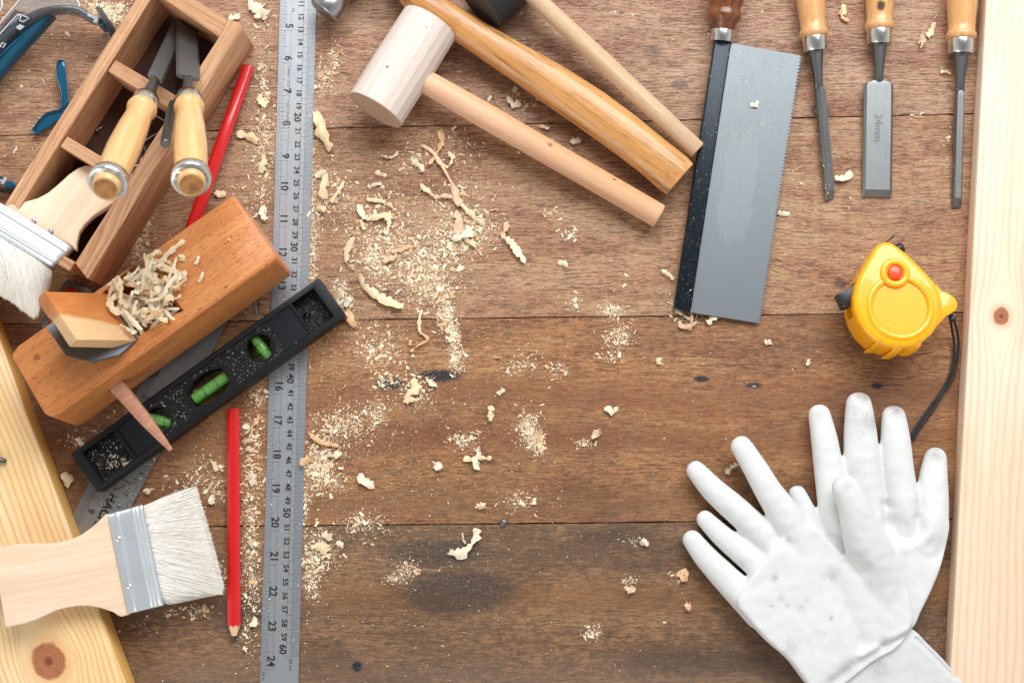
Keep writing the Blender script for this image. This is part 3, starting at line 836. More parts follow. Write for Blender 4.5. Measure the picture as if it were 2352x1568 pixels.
rows = [('chisel with a narrow dusty blade lying right of the saw', (1903,462), (1864,0), 6.6*2, .42, 28, M_hand2, None, 1.07, (1871,96), (1885,124)),
        ('wide chisel marked 24mm with a black knot in its handle', (2014,453), (2020,0), 0, 1.12, 0, M_hand2, '24mm', 1.04, 0, 0),
        ('narrow chisel lying against the right pine board', (2196,478), (2209,0), 0, .33, 0, M_hand2, None, 1.10, 0, 0)]
def lchisel(label, tip, fer, head, hw, roll, bead_r, txt, knot=None, th=.3):
    """tip px, px of the ferrule's blade end, px of the handle where it leaves the frame"""
    A, F = P(*tip, .12), P(*fer, .75); bl = (F-A).length
    hm = wood('handle '+label[:14], sr(216,162,104), sr(186,120,62), sr(226,180,124), 3.4, .4, .4, (.26,.11,.04), .3, hash(len(label)) % 17, fib=.35, coat=.45, knots=knot or ())
    return chisel(label, tip, (fer[0]+(fer[0]-tip[0])*.01, fer[1]), .12, .75, bl, hw, roll, (hm, M_blade if hw > 1 else M_blade2), rb=bead_r, cap=False, hand=12, txt=txt, group=None, th=th,
        hprof=[(0,bead_r*.9),(.08,bead_r*1.0),(.3,bead_r*1.06),(.55,bead_r*1.02),(.68,bead_r*.93),(1.2,bead_r*.94),(3.0,bead_r*1.06),(6,bead_r*1.12),(11,bead_r)])
lchisel(rows[0][0], (1904,460), (1872,119), None, .40, 24, 1.05, None, th=.45)
lchisel(rows[1][0], (2013.5,453), (2018,103), None, 1.13, 0, 1.06, '24mm', knot=[(14.6,.15,.42,(.012,.008,.006))])
lchisel(rows[2][0], (2196,477), (2205,125), None, .36, 0, 1.10, None, th=.4)

# ------------------------------------------------------------------ hammers
# white wooden mallet
M_mal = wood('pale mallet wood', sr(218,202,190), sr(196,174,158), sr(226,212,202), 2.2, .3, .3, (.42,.3,.22), .65, 9.0, fib=.3, knots=[(1.3,-.5,.13,sr(120,84,60)), (-2.9,.4,.08,sr(150,110,90))])
M_peach = wood('peach beech', sr(226,176,140), sr(198,142,104), sr(236,194,160), 1.6, .25, .1, rough=.5, seed=10, fib=.22, tint=(sr(206,150,96), .6), knots=[(11.5,.3,.22,sr(150,88,50)), (17.0,.5,.14,sr(130,76,44))])
c0 = P(987, 50, 2.6); c1 = P(864, 257, 2.3); ad = (c1-c0); ad.z = 0; ad.normalize(); ad = (ad*math.cos(R(5))+Vector((0,0,math.sin(R(5))))).normalized()
mid = (c0+c1)/2; hlen = (P(864,257,2.4)-P(987,50,2.4)).length/2
fr = Fr(mid, ad)
mt = fr.thing('wooden_mallet', 'white wooden mallet with a barrel head and a peach coloured handle', 'mallet')
r = 2.27
bm = B(); lathe(bm, (-hlen,0,0), (hlen,0,0), [(0,r-.05),(.05,r),(hlen,r*1.02),(2*hlen-.05,r*1.0),(2*hlen,r-.05)], 20, up=(0,0,1))
mesh_obj('head', bm, M_mal, mt, smooth=17)
M_mface = wood('mallet end grain', sr(186,158,134), sr(160,128,104), sr(196,170,148), 1.5, .4, .4, (.22,.15,.1), .8, 9.5, fib=.3)
for sg in (1, -1):
    bm = B(); lathe(bm, (sg*hlen*1.0,0,0), (sg*(hlen+1),0,0), [(-.03,r-.03),(.012,r-.05),(.02,r-.3)], 40); mesh_obj('striking_face', bm, M_mface, mt, smooth=30)
h0 = fr.l(P(987,193,2.3)); h1 = fr.l(P(1515,497,1.0)); dd = (h1-h0).normalized()
bm = B(); lathe(bm, h0-dd*1.2, h1, [(0,.9),(1.2,.90),(6,.98),((h1-h0).length+1.0,.93),((h1-h0).length+1.15,.90),((h1-h0).length+1.2,.84)], 36)
o = mesh_obj('handle', bm, None, mt, smooth=50)
# handle gets its own axis-aligned object so its grain follows it
def grain_obj(name, parent, fr_parent, A, Bp, prof, mat, segs=36, up=(0,0,1), flat=1.0, smooth=50, power=2):
    """lathe from A to B (parent-local cm) as a child with its own aligned axes"""
    A, Bp = Vector(A), Vector(Bp); f2 = Fr(A, Bp-A, up)
    bm = B(); lathe(bm, (0,0,0), (1,0,0), prof, segs, flat, power)
    o = mesh_obj(name, bm, mat, parent, smooth=smooth); o.matrix_basis = f2.M; return o
bpy.data.objects.remove(o)
Lh = (h1-h0).length+1.2
grain_obj('handle', mt, fr, h0-dd*1.2, h1, [(0,.88),(1.2,.90),(6,.97),(Lh-.2,.93),(Lh-.06,.91),(Lh,.83)], M_peach)

# claw hammer: steel head partly outside the frame, varnished handle
M_hdl = wood('varnished handle', sr(208,146,82), sr(160,98,44), sr(226,176,114), .9, .45, .0, (.05,.025,.01), .32, 12.0, fib=.4, coat=.3, warp=1.0, dirt=.35, grimy=sr(110,66,30), streak=(.75, sr(84,46,20)))
M_hsteel = steel('hammer steel', (.50,.50,.51), .22, .12, 'x', .25, (.2,.19,.18))
f0 = P(744, 31, 1.75); d2 = P(806,-49, 1.75)-f0; d2.normalize()
fr = Fr(f0, d2); hm = fr.thing('claw_hammer', 'claw hammer with a polished steel head and a varnished orange brown handle', 'hammer')
bm = B(); lathe(bm, (0,0,0), (4,0,0), [(0,1.16),(.06,1.27),(.18,1.33),(1.1,1.30),(1.5,1.15),(1.9,.98),(2.6,.95),(4.0,1.25),(5.6,1.3),(6.4,.9)], 40)
ff = [fr.l(P(900,-40,2.2)), fr.l(P(935,-95,2.4)), fr.l(P(965,-160,1.6))]
loft(bm, ff, [(1.1,.7),(1.0,.45),(.7,.15)], 16)
mesh_obj('head', bm, M_hsteel, hm, smooth=50)
ctr = [(905,-62,2.0,.95,1.15),(965,8,2.0,1.25,1.1),(1035,47,1.95,1.22,1.05),(1100,88,1.85,1.25,1.0),(1180,138,1.7,1.42,1.05),(1271,195,1.6,1.62,1.15),(1360,254,1.55,1.68,1.2),(1430,305,1.5,1.66,1.2),(1500,360,1.5,1.60,1.2),(1548,400,1.5,1.66,1.2),(1562,412,1.5,1.58,1.1)]
wpts = [P(a, b, c) for a, b, c, _, _ in ctr]; f2w = Fr(wpts[0], wpts[-1]-wpts[0]); 
bm = B(); loc = [f2w.l(p) for p in wpts]; loft(bm, [loc[0]]+loc, [(ctr[0][3]*.9, ctr[0][4]*.9)]+[(c[3]*.98, c[4]) for c in ctr], 40, power=2.3)
o = mesh_obj('handle', bm, M_hdl, hm, smooth=50); o.matrix_basis = fr.M.inverted() @ f2w.M
o.matrix_basis = Matrix(o.matrix_basis)

# rubber mallet
M_rub = plain('black rubber', (.012,.013,.015), .45, bump=.6, bscale=9)
M_rubf = plain('worn rubber face', (.055,.045,.035), .6, bump=.4, bscale=12, var=.5, varcol=(.02,.02,.02))
M_ash = wood('ash handle', sr(206,172,136), sr(176,138,104), sr(222,192,158), 6, .4, .35, (.24,.15,.09), .6, 14, fib=.5, dirt=.12, grimy=sr(110,90,70))
fc = P(1104, 20, 2.2); ax2 = P(1104+68, 20-73, 2.2)-fc; ax2.normalize(); ax2 = (ax2-Vector((0,0,.10))).normalized()
fr = Fr(fc, ax2); rm = fr.thing('rubber_mallet', 'black rubber mallet with a pale wooden handle touching the saw back', 'mallet')
bm = B(); lathe(bm, (0,0,0), (1,0,0), [(.05,1.92),(.12,2.02),(.3,2.08),(2.5,2.25),(4.6,2.08),(4.9,1.9)], 44); mesh_obj('head', bm, M_rub, rm, smooth=50)
bm = B(); lathe(bm, (0,0,0), (1,0,0), [(0,1.75),(.0,1.86),(.07,1.93)], 44); mesh_obj('striking_face', bm, M_rubf, rm)
A, Bp = P(1170,-60,2.4), P(1602,346,1.55); f2w = Fr(A, Bp-A); L = (Bp-A).length
bm = B(); lathe(bm, (0,0,0), (1,0,0), [(0,.62),(2.5,.66),(L*.5,.74),(L-.1,.72),(L,.64)], 32)
o = mesh_obj('handle', bm, M_ash, rm, smooth=50); o.matrix_basis = fr.M.inverted() @ f2w.M

# ------------------------------------------------------------------ back saw
M_spine = plain('blued spine', (.010,.017,.024), .3, metal=.5, bump=.08, bscale=20)
def sawmat(scx, scy):
    t = NT('saw blade')
    b = t.noise(t.vec(t.x*.6, t.y*45, 0.0), 1, 3, .65)
    big = t.noise(t.vec(t.x*.15, t.y*.5, 0.0), 1, 4, .6)
    c = t.mix(t.step(b, .3, .75)*.4, (.235,.262,.275), (.135,.15,.16))
    # wiped smear in the middle
    dx = (t.x-scx)/4.4; dy = (t.y-scy)/1.35
    e = (-((dx*dx)*(dx*dx)+dy*dy*dy*dy)).exp()
    n = t.noise(t.vec(t.x*.8, t.y*3, 1.0), 1, 4, .65)
    sm = t.step(e+(n-.5)*1.6, .42, .52)
    c = t.mix(sm*.09, c, (.5,.52,.52))
    t.set(Base_Color=c, Metallic=.9, Roughness=b*.24+.30+sm*.06+big*.08)
    t.bump(b, .1, .02); return t.mat
A = P(1696, 100, .9); Bq = P(1608, 716, .35)
A2 = P(1679,100,1.0); B2 = P(1586,716,.6)
sx = (B2-A2).normalized(); c2 = P(1836,128,.75)-A2; upn = sx.cross(c2).normalized()
if upn.z < 0: upn = -upn
fr = Fr(A2, sx, upn); sw = fr.thing('back_saw', 'back saw with a dark steel spine, fine teeth and a turned brown handle', 'saw')
tl = fr.poly([(1679,100),(1836,128),(1741,742),(1586,717)])
a, b, c, d_ = [Vector((*p, 0)) for p in tl]
N = 78; pts = [tuple(a[:2]), tuple(b[:2])]
e = (c-b); en = Vector((-e.y, e.x, 0)).normalized()
if en.dot(b-a) < 0: en = -en
for i in range(N):
    p0 = b+e*(i/N); p1 = b+e*((i+.5)/N)
    if i: pts.append(tuple(p0[:2]))
    pts.append(tuple((p1+en*.20)[:2]))
pts += [tuple(c[:2]), tuple(d_[:2])]
bm = B(); prism(bm, pts, -.04, .04); 
ym = (a.y+b.y)/2; me_o = mesh_obj('blade', bm, None, sw, smooth=20)
me_o.data.materials.clear(); me_o.data.materials.append(sawmat(*fr.px(1695, 430)[:2]))
bm = B(); prism(bm, fr.poly([(1641,93),(1679.5,97),(1586,718),(1547,707)], .15), -.32, .34, .12, 3); mesh_obj('spine', bm, M_spine, sw)
M_dkw = wood('dark turned wood', sr(120,66,36), sr(74,36,20), sr(150,88,50), 6, .55, .5, (.03,.012,.006), .3, 21, fib=.4, coat=.5)
h1 = P(1657,97,1.0); h0 = P(1668,0,1.5); f2w = Fr(h1, h0-h1); L = (h0-h1).length
bm = B(); lathe(bm, (0,0,0), (1,0,0), [(0,.60),(.02,.86),(.1,.88),(.85,.90),(.9,.88)], 36); o = mesh_obj('ferrule', bm, M_ferr, sw, smooth=50); o.matrix_basis = fr.M.inverted() @ f2w.M
bm = B(); lathe(bm, (0,0,0), (1,0,0), [(.86,.78),(1.0,.86),(1.25,.90),(1.5,1.06),(1.75,1.24),(1.95,1.32),(2.15,1.30),(2.35,1.22),(2.6,1.16),(2.8,1.22),(3.2,1.35),(4.5,1.25),(8,1.3)], 40); o = mesh_obj('handle', bm, M_dkw, sw, smooth=50); o.matrix_basis = fr.M.inverted() @ f2w.M
# ------------------------------------------------------------------ paint brushes
M_bh = wood('brush handle birch', sr(232,202,170), sr(206,166,130), sr(240,216,190), 1.8, .3, .1, (.5,.35,.25), .55, 31, fib=.15, bump=.12)
M_tin = steel('tin ferrule', (.70,.74,.76), .30, .14, 'y', .0, metal=.6)
M_tin2 = plain('ferrule edge', (.02,.02,.022), .4)
def bristlemat():
    t = NT('white bristle')
    n = t.noise(t.vec(t.x*.15, t.y*9, t.z*9), 1, 3, .7)
    c = t.mix(t.step(n, .3, .75), (.97,.95,.90), (.88,.81,.70))
    t.set(Base_Color=c, Roughness=.55); t.put(t.bsdf.inputs['Specular IOR Level'], .3)
    tl = t.n.new('ShaderNodeBsdfTranslucent'); tl.inputs[0].default_value = (.95,.92,.84,1)
    mx = t.n.new('ShaderNodeMixShader'); mx.inputs[0].default_value = .12
    t.l.new(t.bsdf.outputs[0], mx.inputs[1]); t.l.new(tl.outputs[0], mx.inputs[2]); t.l.new(mx.outputs[0], t.n['Material Output'].inputs[0])
    return t.mat
M_bris = bristlemat()
def bristles(parent, f, s0, s1, ends, hz, n, seed, zend=0.0, curl=0.0, wisp=.02):
    """strands from segment s0->s1 (local xy) to the polyline `ends`; hz half thickness"""
    rnd = random.Random(seed); bm = B()
    s0, s1 = Vector((*s0[:2], 0)), Vector((*s1[:2], 0)); ev = [Vector((*e[:2], 0)) for e in ends]
    def E(t):
        t = max(0, min(.9999, t))*(len(ev)-1); i = int(t); return ev[i].lerp(ev[i+1], t-i)
    # solid core
    NX, NY = 22, 10
    for sgn in (1, -1):
        g = []
        for i in range(NX+1):
            row = []
            for j in range(NY+1):
                t = i/NX; q = j/NY*.93
                p = s0.lerp(s1, .02+.96*t).lerp(E(.03+.94*t), q)
                row.append(bm.verts.new((p.x, p.y, sgn*hz*(1-.25*q)*(.8+.0*t)*(1-abs(2*t-1)**6)+zend*q*q-.02)))
            g.append(row)
        for i in range(NX):
            for j in range(NY): bm.faces.new((g[i][j], g[i+1][j], g[i+1][j+1], g[i][j+1]))
    clump = [rnd.uniform(-1, 1) for _ in range(60)]
    for _ in range(n):
        t = rnd.random(); top = rnd.random()
        z0 = hz*(.98-1.96*(1-top)**1.2*(.5)) if rnd.random() < .85 else -hz*rnd.random()
        z0 *= (1-abs(2*t-1)**8)
        cl = clump[int(t*59)]*.012
        te = t+rnd.gauss(0, wisp)+cl
        a = s0.lerp(s1, .01+.98*t); b = E(te); ln = rnd.uniform(.93, 1.015) if rnd.random() > .02 else rnd.uniform(1.0, 1.05)
        b = a+(b-a)*ln
        d = (b-a).normalized(); nn = Vector((-d.y, d.x, 0))
        bow = rnd.gauss(0, .06)+curl*(t-.5); wd = rnd.uniform(.010, .022); prev = None
        zz = z0+rnd.uniform(.0, .05); ze = z0*.8+rnd.gauss(0, .02)+zend
        for k in range(6):
            q = k/5; p = a.lerp(b, q)+nn*(bow*math.sin(q*math.pi)); z = zz*(1-q)+ze*q*q+ (zz*.95)*q*(1-q)
            ww = wd*(1-.6*q)
            v = (bm.verts.new((*(p-nn*ww)[:2], z)), bm.verts.new((*(p+nn*ww)[:2], z+rnd.uniform(-.006,.006))))
            if prev: bm.faces.new((prev[0], prev[1], v[1], v[0]))
            prev = v
    return mesh_obj('bristles', bm, M_bris, parent, recalc=False)

def brush(label, f, handle, fer, ends, hth, rivets, nb, seed, zend, hend=None, hole=None):
    t = f.thing('paint_brush', label, 'paint brush', 'flat paint brushes')
    bm = B(); prism(bm, smoothpoly(f.poly(handle), 4) if False else f.poly(handle), -hth/2, hth/2, .13, 3); mesh_obj('handle', bm, M_bh, t, smooth=50)
    a, b, c, d = [Vector((*p, 0)) for p in f.poly(fer)]   # a,b = handle side, d,c = bristle side
    bm = B(); N = 40; th = hth/2+.17; rows = []
    for i in range(N+1):
        q = i/N
        g = sum(math.exp(-((q-m)/.022)**2) for m in (.70, .81, .92))*.075+math.exp(-((q-.24)/.03)**2)*.05
        p0 = a.lerp(d, q); p1 = b.lerp(c, q); dd = (p1-p0).normalized(); w_ = (p1-p0).length; ring = []
        for s_ in range(32):
            A_ = 2*math.pi*s_/32; ca, sa = math.cos(A_), math.sin(A_)
            ca = math.copysign(abs(ca)**(2/9), ca); sa = math.copysign(abs(sa)**(2/9), sa)
            pp = (p0+p1)/2+dd*((w_/2-0+g*.4)*ca); ring.append(bm.verts.new((pp.x, pp.y, (th-g*.0+g*.9*(1))*sa)))
        rows.append(ring)
    for i in range(N):
        for s_ in range(32): bm.faces.new((rows[i][s_], rows[i][(s_+1) % 32], rows[i+1][(s_+1) % 32], rows[i+1][s_]))
    mesh_obj('ferrule', bm, M_tin, t, smooth=45)
    for r_ in rivets:
        c_ = f.px(*r_, th); bm = B(); lathe(bm, (c_.x, c_.y, th-.02), (c_.x, c_.y, th+.2), [(0,.19),(.03,.19),(.05,.15),(.10,.15),(.14,.10),(.16,.03)], 20)
        mesh_obj('rivet', bm, M_ferr, t, smooth=50)
    e = f.poly(ends); bristles(t, f, d.lerp(c, .01), d.lerp(c, .99), e, hth/2+.08, nb, seed, zend)
    return t
# lower brush
A, Bp = P(20, 1345, 4.3), P(496, 1255, 2.4); f = Fr(A, Bp-A, (.02,-.06,1))
brush('wide flat paint brush with its handle across the left pine board, bristles near a pencil', f,
      [(-60,1262),(0,1255.6),(34,1249),(64,1247),(100,1247),(135,1245),(163,1238),(188,1227),(209,1212),(227,1197),(243,1180),(256,1178),(302,1408),(280,1415),(270,1410),(262,1404),(247,1399),(230,1394),(208,1390),(184,1390),(160,1393),(135,1399),(110,1410),(89,1420),(62,1430),(42,1434),(14,1440),(0,1352),(-60,1340)],
      [(250,1179),(297,1408),(378,1388),(329,1157)],
      [(448,1117),(462,1165),(477,1215),(492,1270),(502,1310),(511,1345),(508,1366),(470,1374),(407,1388)], .75, [(273,1237),(298,1346)], 5200, 4, -1.1)
# upper brush
A, Bp = P(222, 418, 3.4), P(30, 690, 5.6); f = Fr(A, Bp-A, (.10,.05,1))
brush('wide flat paint brush resting on the toolbox rim with its handle inside', f,
      [(214,384),(196,384),(180,390),(160,404),(143,420),(128,433),(112,446),(90,458),(62,466),(36,470),(20,474),(8,486),(170,572),(178,577),(178,560),(184,536),(195,520),(215,500),(240,484),(262,470),(290,440),(270,400)],
      [(-54,436),(168,573),(120,617),(-102,485)],
      [(-190,560),(-120,610),(-60,645),(-10,668),(20,684),(45,703),(70,722),(82,714),(92,690),(104,660),(112,640)], .8, [(78,506),(203-50,549+0)][:1]+[(117,530)], 5200, 9, -1.2)

# ------------------------------------------------------------------ tape measure
def yplastic():
    t = NT('yellow plastic'); n = t.noise(t.co, 3, 5, .7)
    c = t.mix(t.step(n, .62, .72)*.35, (1.0,.43,.0), (.6,.30,.02))
    t.set(Base_Color=c, Roughness=.28, Coat_Weight=.35); t.put(t.bsdf.inputs['Subsurface Weight'], 0.0); return t.mat
M_yel = yplastic(); M_orng = plain('orange button', sr(238,76,30), .35, coat=.3); M_blkp = plain('black plastic', (.013,.013,.014), .4, bump=.2, bscale=6)
ZT = 4.2
f = Fr(P(2065, 700, ZT), (1,0,0), (.02,.10,1)); tm = f.thing('tape_measure', 'yellow tape measure with an orange button and black wrist cord', 'tape measure')
shape = [(2034,553),(2050,556),(2064,565),(2082,579),(2106,602),(2130,626),(2148,646),(2160,668),(2166,692),(2165,718),(2157,744),(2143,766),(2122,784),(2096,796),(2066,800),(2036,795),(2008,781),(1986,760),(1970,733),(1962,706),(1961,681),(1966,655),(1975,630),(1988,606),(2003,580),(2016,561)]
HT = 3.5
bm = B(); prism(bm, f.poly(shape), -HT, 0, .0)
body = bm; es = [e for e in bm.edges if len(e.link_faces) == 2 and (abs(e.link_faces[0].normal.z) > .5) != (abs(e.link_faces[1].normal.z) > .5)]
for fc_ in bm.faces: fc_.normal_update()
es = [e for e in bm.edges if abs(abs(e.verts[0].co.z)-abs(e.verts[1].co.z)) < 1e-6]
bmesh.ops.bevel(bm, geom=es, offset=.42, segments=5, profile=.5, affect='EDGES', clamp_overlap=True)
tbody = mesh_obj('body', bm, M_yel, tm, smooth=40)
cc = f.px(2068, 705, 0); cbn = f.px(2055.5, 627, 0)
cbm = B(); prism(cbm, circ(cc, 2.1, 64), -.10, 1); cbs = [cbm]
cbm = B(); box(cbm, f.px(1975,640,0).x-1.2, f.px(1975,640,0).x+.15, f.px(1950,720,0).y, f.px(1990,640,0).y, -2.4, -.95); cbs.append(cbm)
cut(tbody, cbs, 40)
def torus(bm, c, R_, r_, z, a0=0, a1=2*math.pi, n=64, sq=.55):
    rings = []; closed = abs(a1-a0-2*math.pi) < 1e-3
    for i in range(n if closed else n+1):
        a = a0+(a1-a0)*i/n; rings.append([bm.verts.new((c.x+(R_+r_*math.cos(b))*math.cos(a), c.y+(R_+r_*math.cos(b))*math.sin(a), z+r_*sq*math.sin(b))) for b in [2*math.pi*k/12 for k in range(12)]])
    m = len(rings)
    for i in range(m if closed else m-1):
        for k in range(12): bm.faces.new((rings[i][k], rings[(i+1) % m][k], rings[(i+1) % m][(k+1) % 12], rings[i][(k+1) % 12]))
bm = B(); torus(bm, cc, 2.28, .24, -.02, R(122), R(122+316), sq=.6); mesh_obj('raised_ring', bm, M_yel, tm, smooth=60)
bm = B(); torus(bm, cbn, .86, .26, .02, sq=.75); mesh_obj('button_collar', bm, M_yel, tm, smooth=60)
bm = B(); lathe(bm, (cbn.x, cbn.y, -.1), (cbn.x, cbn.y, 1), [(0,.56),(.22,.56),(.30,.52),(.35,.42),(.38,.25),(.39,.05)], 40, up=(0,1,0)); mesh_obj('button', bm, M_orng, tm, smooth=60)
# finger grips at the bottom edge
for gx, gy, gx2, gy2 in ((2019,792,2036,773),(2060,806,2072,786),(2103,799,2113,779)):
    g0 = f.px(gx, gy, -.1); g1 = f.px(gx2+1, gy2-1, 0)
    bm = B(); loft(bm, [(g0.x-.05, g0.y+.02, -HT+.5), (g0.x, g0.y+.02, -1.6), (g0.x+.05, g0.y+.08, -.75), (g0.lerp(g1,.5).x, g0.lerp(g1,.5).y, -.22), (g1.x, g1.y, -.14)], [(.36,.10),(.36,.10),(.36,.11),(.34,.10),(.28,.06)], 20, up=(0,-1,.3), power=3)
    mesh_obj('grip_rib', bm, M_yel, tm, smooth=50)
bm = B(); prism(bm, smoothpoly(f.poly([(2145,656),(2162,667),(2178,674),(2192,684),(2199,698),(2195,712),(2184,720),(2172,727),(2162,738),(2146,748)], -.6), 3), -1.3, -.55, .15, 3); mesh_obj('loop_tab', bm, M_yel, tm, smooth=50)
lp = f.poly([(1974,643),(1966,648),(1948,665),(1927,671),(1925,679),(1931,688),(1936,699),(1941,705),(1954,703),(1964,690),(1972,680)], -1.0)
bm = B(); prism(bm, lp, -2.3, -.95, .08, 2)
mesh_obj('lock_slider', bm, M_blkp, tm)
bm = B()
for q in range(4):
    p = f.px(1929+q*4, 676+q*8.5, -1.0); loft(bm, [(p.x-.05,p.y,-2.25),(p.x-.05,p.y,-.98)], [.11,.11], 10)
mesh_obj('slider_ribs', bm, M_blkp, tm)
p = f.px(2068, 565, -1.6); bm = B(); lathe(bm, (p.x-.4,p.y-.35,-1.6), (p.x+.35,p.y+.0,-1.6), [(0,.42),(.5,.42),(.62,.36),(.66,.2)], 18); mesh_obj('hook_bumper', bm, M_blkp, tm)
bm = B(); p0 = f.px(2037, 555, -1.2); p1 = f.px(2052, 543, -1.2)
loft(bm, [p0, p1], [(.06,.5),(.06,.5)], 8, power=4); mesh_obj('end_hook', bm, M_nail, tm)
# cord
def cord(parent, f, pts, r, mat, name='cord'):
    sp = smoothpts([f.l(P(a, b, c)) for a, b, c in pts], 8); bm = B()
    loft(bm, sp, [(r*1.5, r)]*len(sp), 8); return mesh_obj(name, bm, mat, parent, smooth=60)
M_cord = plain('black cord', (.012,.012,.014), .55)
cord(tm, f, [(2180,722,2.6),(2184,742,1.6),(2188,765,.6),(2192,800,.4),(2186,850,.35),(2166,893,.3),(2136,935,.25),(2110,972,.25),(2093,1003,.25)], .075, M_cord)
cord(tm, f, [(2186,722,2.6),(2194,745,1.6),(2201,780,.7),(2199,822,.4),(2189,866,.4),(2166,902,.3),(2140,945,.3),(2110,985,.25),(2097,1010,.25)], .075, M_cord)
p0 = f.l(P(2187,733,2.3)); bm = B(); box(bm, p0.x-.22, p0.x+.26, p0.y-.22, p0.y+.3, p0.z-.15, p0.z+.2, .06, 2); mesh_obj('cord_clasp', bm, M_blkp, tm)

# ------------------------------------------------------------------ gloves
def glovemat(name, knit=1.0, cuff=None, dirt=(), angle=0.0, weave=1.0):
    """knit fabric with small smudges"""
    t = NT(name); ca, sa = math.cos(angle), math.sin(angle)
    u = t.x*ca+t.y*sa; v = t.y*ca-t.x*sa
    wav = ((u*38.0).sin()*.6+v*30.0+(t.noise(t.co, 1.2, 2)-.5)*8).sin()*.5+.5
    n = t.noise(t.co, 14, 3, .6); wr = t.noise(t.co, .55, 3, .5)
    g = t.noise(t.co, 1.1, 6, .75); sp = t.noise(t.co, 9, 3, .75)
    c = t.mix(t.step(g, .5, .8)*.35, (.69,.692,.675), (.55,.55,.53))
    c = t.mix((1-wav)*.06*weave, c, (.5,.52,.52))
    for (x, y, r_, a, col) in dirt:
        dx = t.x-x; dy = t.y-y; e = (-((dx*dx+dy*dy)/(r_*r_))).exp()
        c = t.mix(t.step(e*.8+(t.noise(t.co, 2.2, 6, .85)-.5)*1.5, .35, 1.15)*a*(.8 if r_ > .85 else .4), c, col)
        c = t.mix(t.step(e*.55+(sp-.5)*1.3, .42, .6)*a*.6*t.step(e, .05, .3), c, (.2,.2,.22))
    mesh_ = 0.0
    if cuff:      # open mesh knit beyond the line a-b
        (ax_, ay), (bx, by) = cuff; L_ = math.hypot(bx-ax_, by-ay); nx, ny = -(by-ay)/L_, (bx-ax_)/L_
        dd = (t.x-ax_)*nx+(t.y-ay)*ny; tt = (t.x-ax_)*(bx-ax_)/L_+(t.y-ay)*(by-ay)/L_
        m_ = t.step(dd, -.15, .1); gr = (tt*21.0).sin()*(dd*21.0).sin()
        mesh_ = (m_*.75+.25)*t.step(gr.abs(), .35, .75)
        c = t.mix(mesh_*.5, c, (.33,.36,.36)); 
    t.set(Base_Color=c, Roughness=.75); t.put(t.bsdf.inputs['Specular IOR Level'], .2)
    t.put(t.bsdf.inputs['Sheen Weight'], .15)
    t.bump(wav*.3*weave+n*.4+wr*1.2-mesh_*.8 if cuff else wav*.3*weave+n*.4+wr*1.5, .35, .06)
    return t.mat
GX = lambda x, y: (1521.7+x/2.2188, 861.3+y/2.2188)
def glove(label, f, fingers, palm, pz, mat, rf=1.0, voxel=.10, smooth_it=38, creases=(), extra=None, bev=.9):
    bm = B(); K = 2.2188*30.9
    for fg in fingers:
        c = []; r = []
        for (x, y, rr, z) in fg:
            p = P(*GX(x, y), z); c.append(f.l(p)); r.append(rr*rf/K)
        cs = smoothpts(c, 4); rsx = []
        for i in range(len(cs)):
            q = i/4; k = min(int(q), len(r)-2); rsx.append(r[k]+(r[k+1]-r[k])*(q-k))
        # shift the start so the round tip ends at the traced tip
        loft(bm, cs, [(a, a*.86) for a in rsx], 20, round0=True, round1=True)
    for pts, z0, z1 in palm:
        pp = [f.l(P(*GX(x, y), (z0+z1)/2)) for x, y in pts]
        prism(bm, smoothpoly([(p.x, p.y) for p in pp], 3), z0, z1, min(bev, (z1-z0)*.47), 4)
    o = mesh_obj('glove', bm, mat, fr=f, smooth=None)
    md = o.modifiers.new('r', 'REMESH'); md.mode = 'VOXEL'; md.voxel_size = voxel*S; md.use_smooth_shade = True
    md = o.modifiers.new('s', 'SMOOTH'); md.iterations = smooth_it; md.factor = .5
    evalmods(o)
    me = o.data
    # soft creases and dents
    nv = len(me.vertices); co = np.empty(nv*3, 'f'); no = np.empty(nv*3, 'f')
    me.vertices.foreach_get('co', co); me.vertices.foreach_get('normal', no)
    co = co.reshape(-1, 3)/S; nz = no.reshape(-1, 3)[:, 2].clip(0, 1); x, y = co[:, 0], co[:, 1]; dz = np.zeros(nv)
    for (ax_, ay, bx, by, wd, dp) in creases:
        L2 = (bx-ax_)**2+(by-ay)**2; tt = (((x-ax_)*(bx-ax_)+(y-ay)*(by-ay))/L2).clip(0, 1)
        dd = np.hypot(x-ax_-tt*(bx-ax_), y-ay-tt*(by-ay)); dz += dp*np.exp(-(dd/wd)**2)
    dz += np.array([mnoise.noise(Vector((a*.45, b*.45, 3)))*.09+mnoise.noise(Vector((a*1.3, b*1.3, 8)))*.05 for a, b in zip(x, y)])
    co[:, 2] += dz*nz; co *= S
    me.vertices.foreach_set('co', co.ravel()); me.update()
    me.polygons.foreach_set('use_smooth', [True]*len(me.polygons))
    return tag(o, label, 'glove', 'white work gloves')
fb = Fr(P(2060, 1180, 0))
def loc(f, x, y, z=1.5): p = f.l(P(*GX(x, y), z)); return (p.x, p.y)
gd = lambda f, x, y, r_, a, col=(.30,.25,.20): (*loc(f, x, y), r_, a, col)
mb_ = glovemat('knit glove back', dirt=[gd(fb,1020,95,1.1,1), gd(fb,1190,170,1.1,1), gd(fb,1060,240,1.2,.5), gd(fb,1000,250,1.6,.25), gd(fb,1390,400,1.0,.6), gd(fb,970,180,.8,.4,(.62,.42,.40)), gd(fb,800,200,.9,.2), gd(fb,1300,650,1.2,.25)], angle=.1)
cre = []
def cr(f, a, b, wd, dp): p, q = loc(f, *a), loc(f, *b); return (*p, *q, wd, dp)
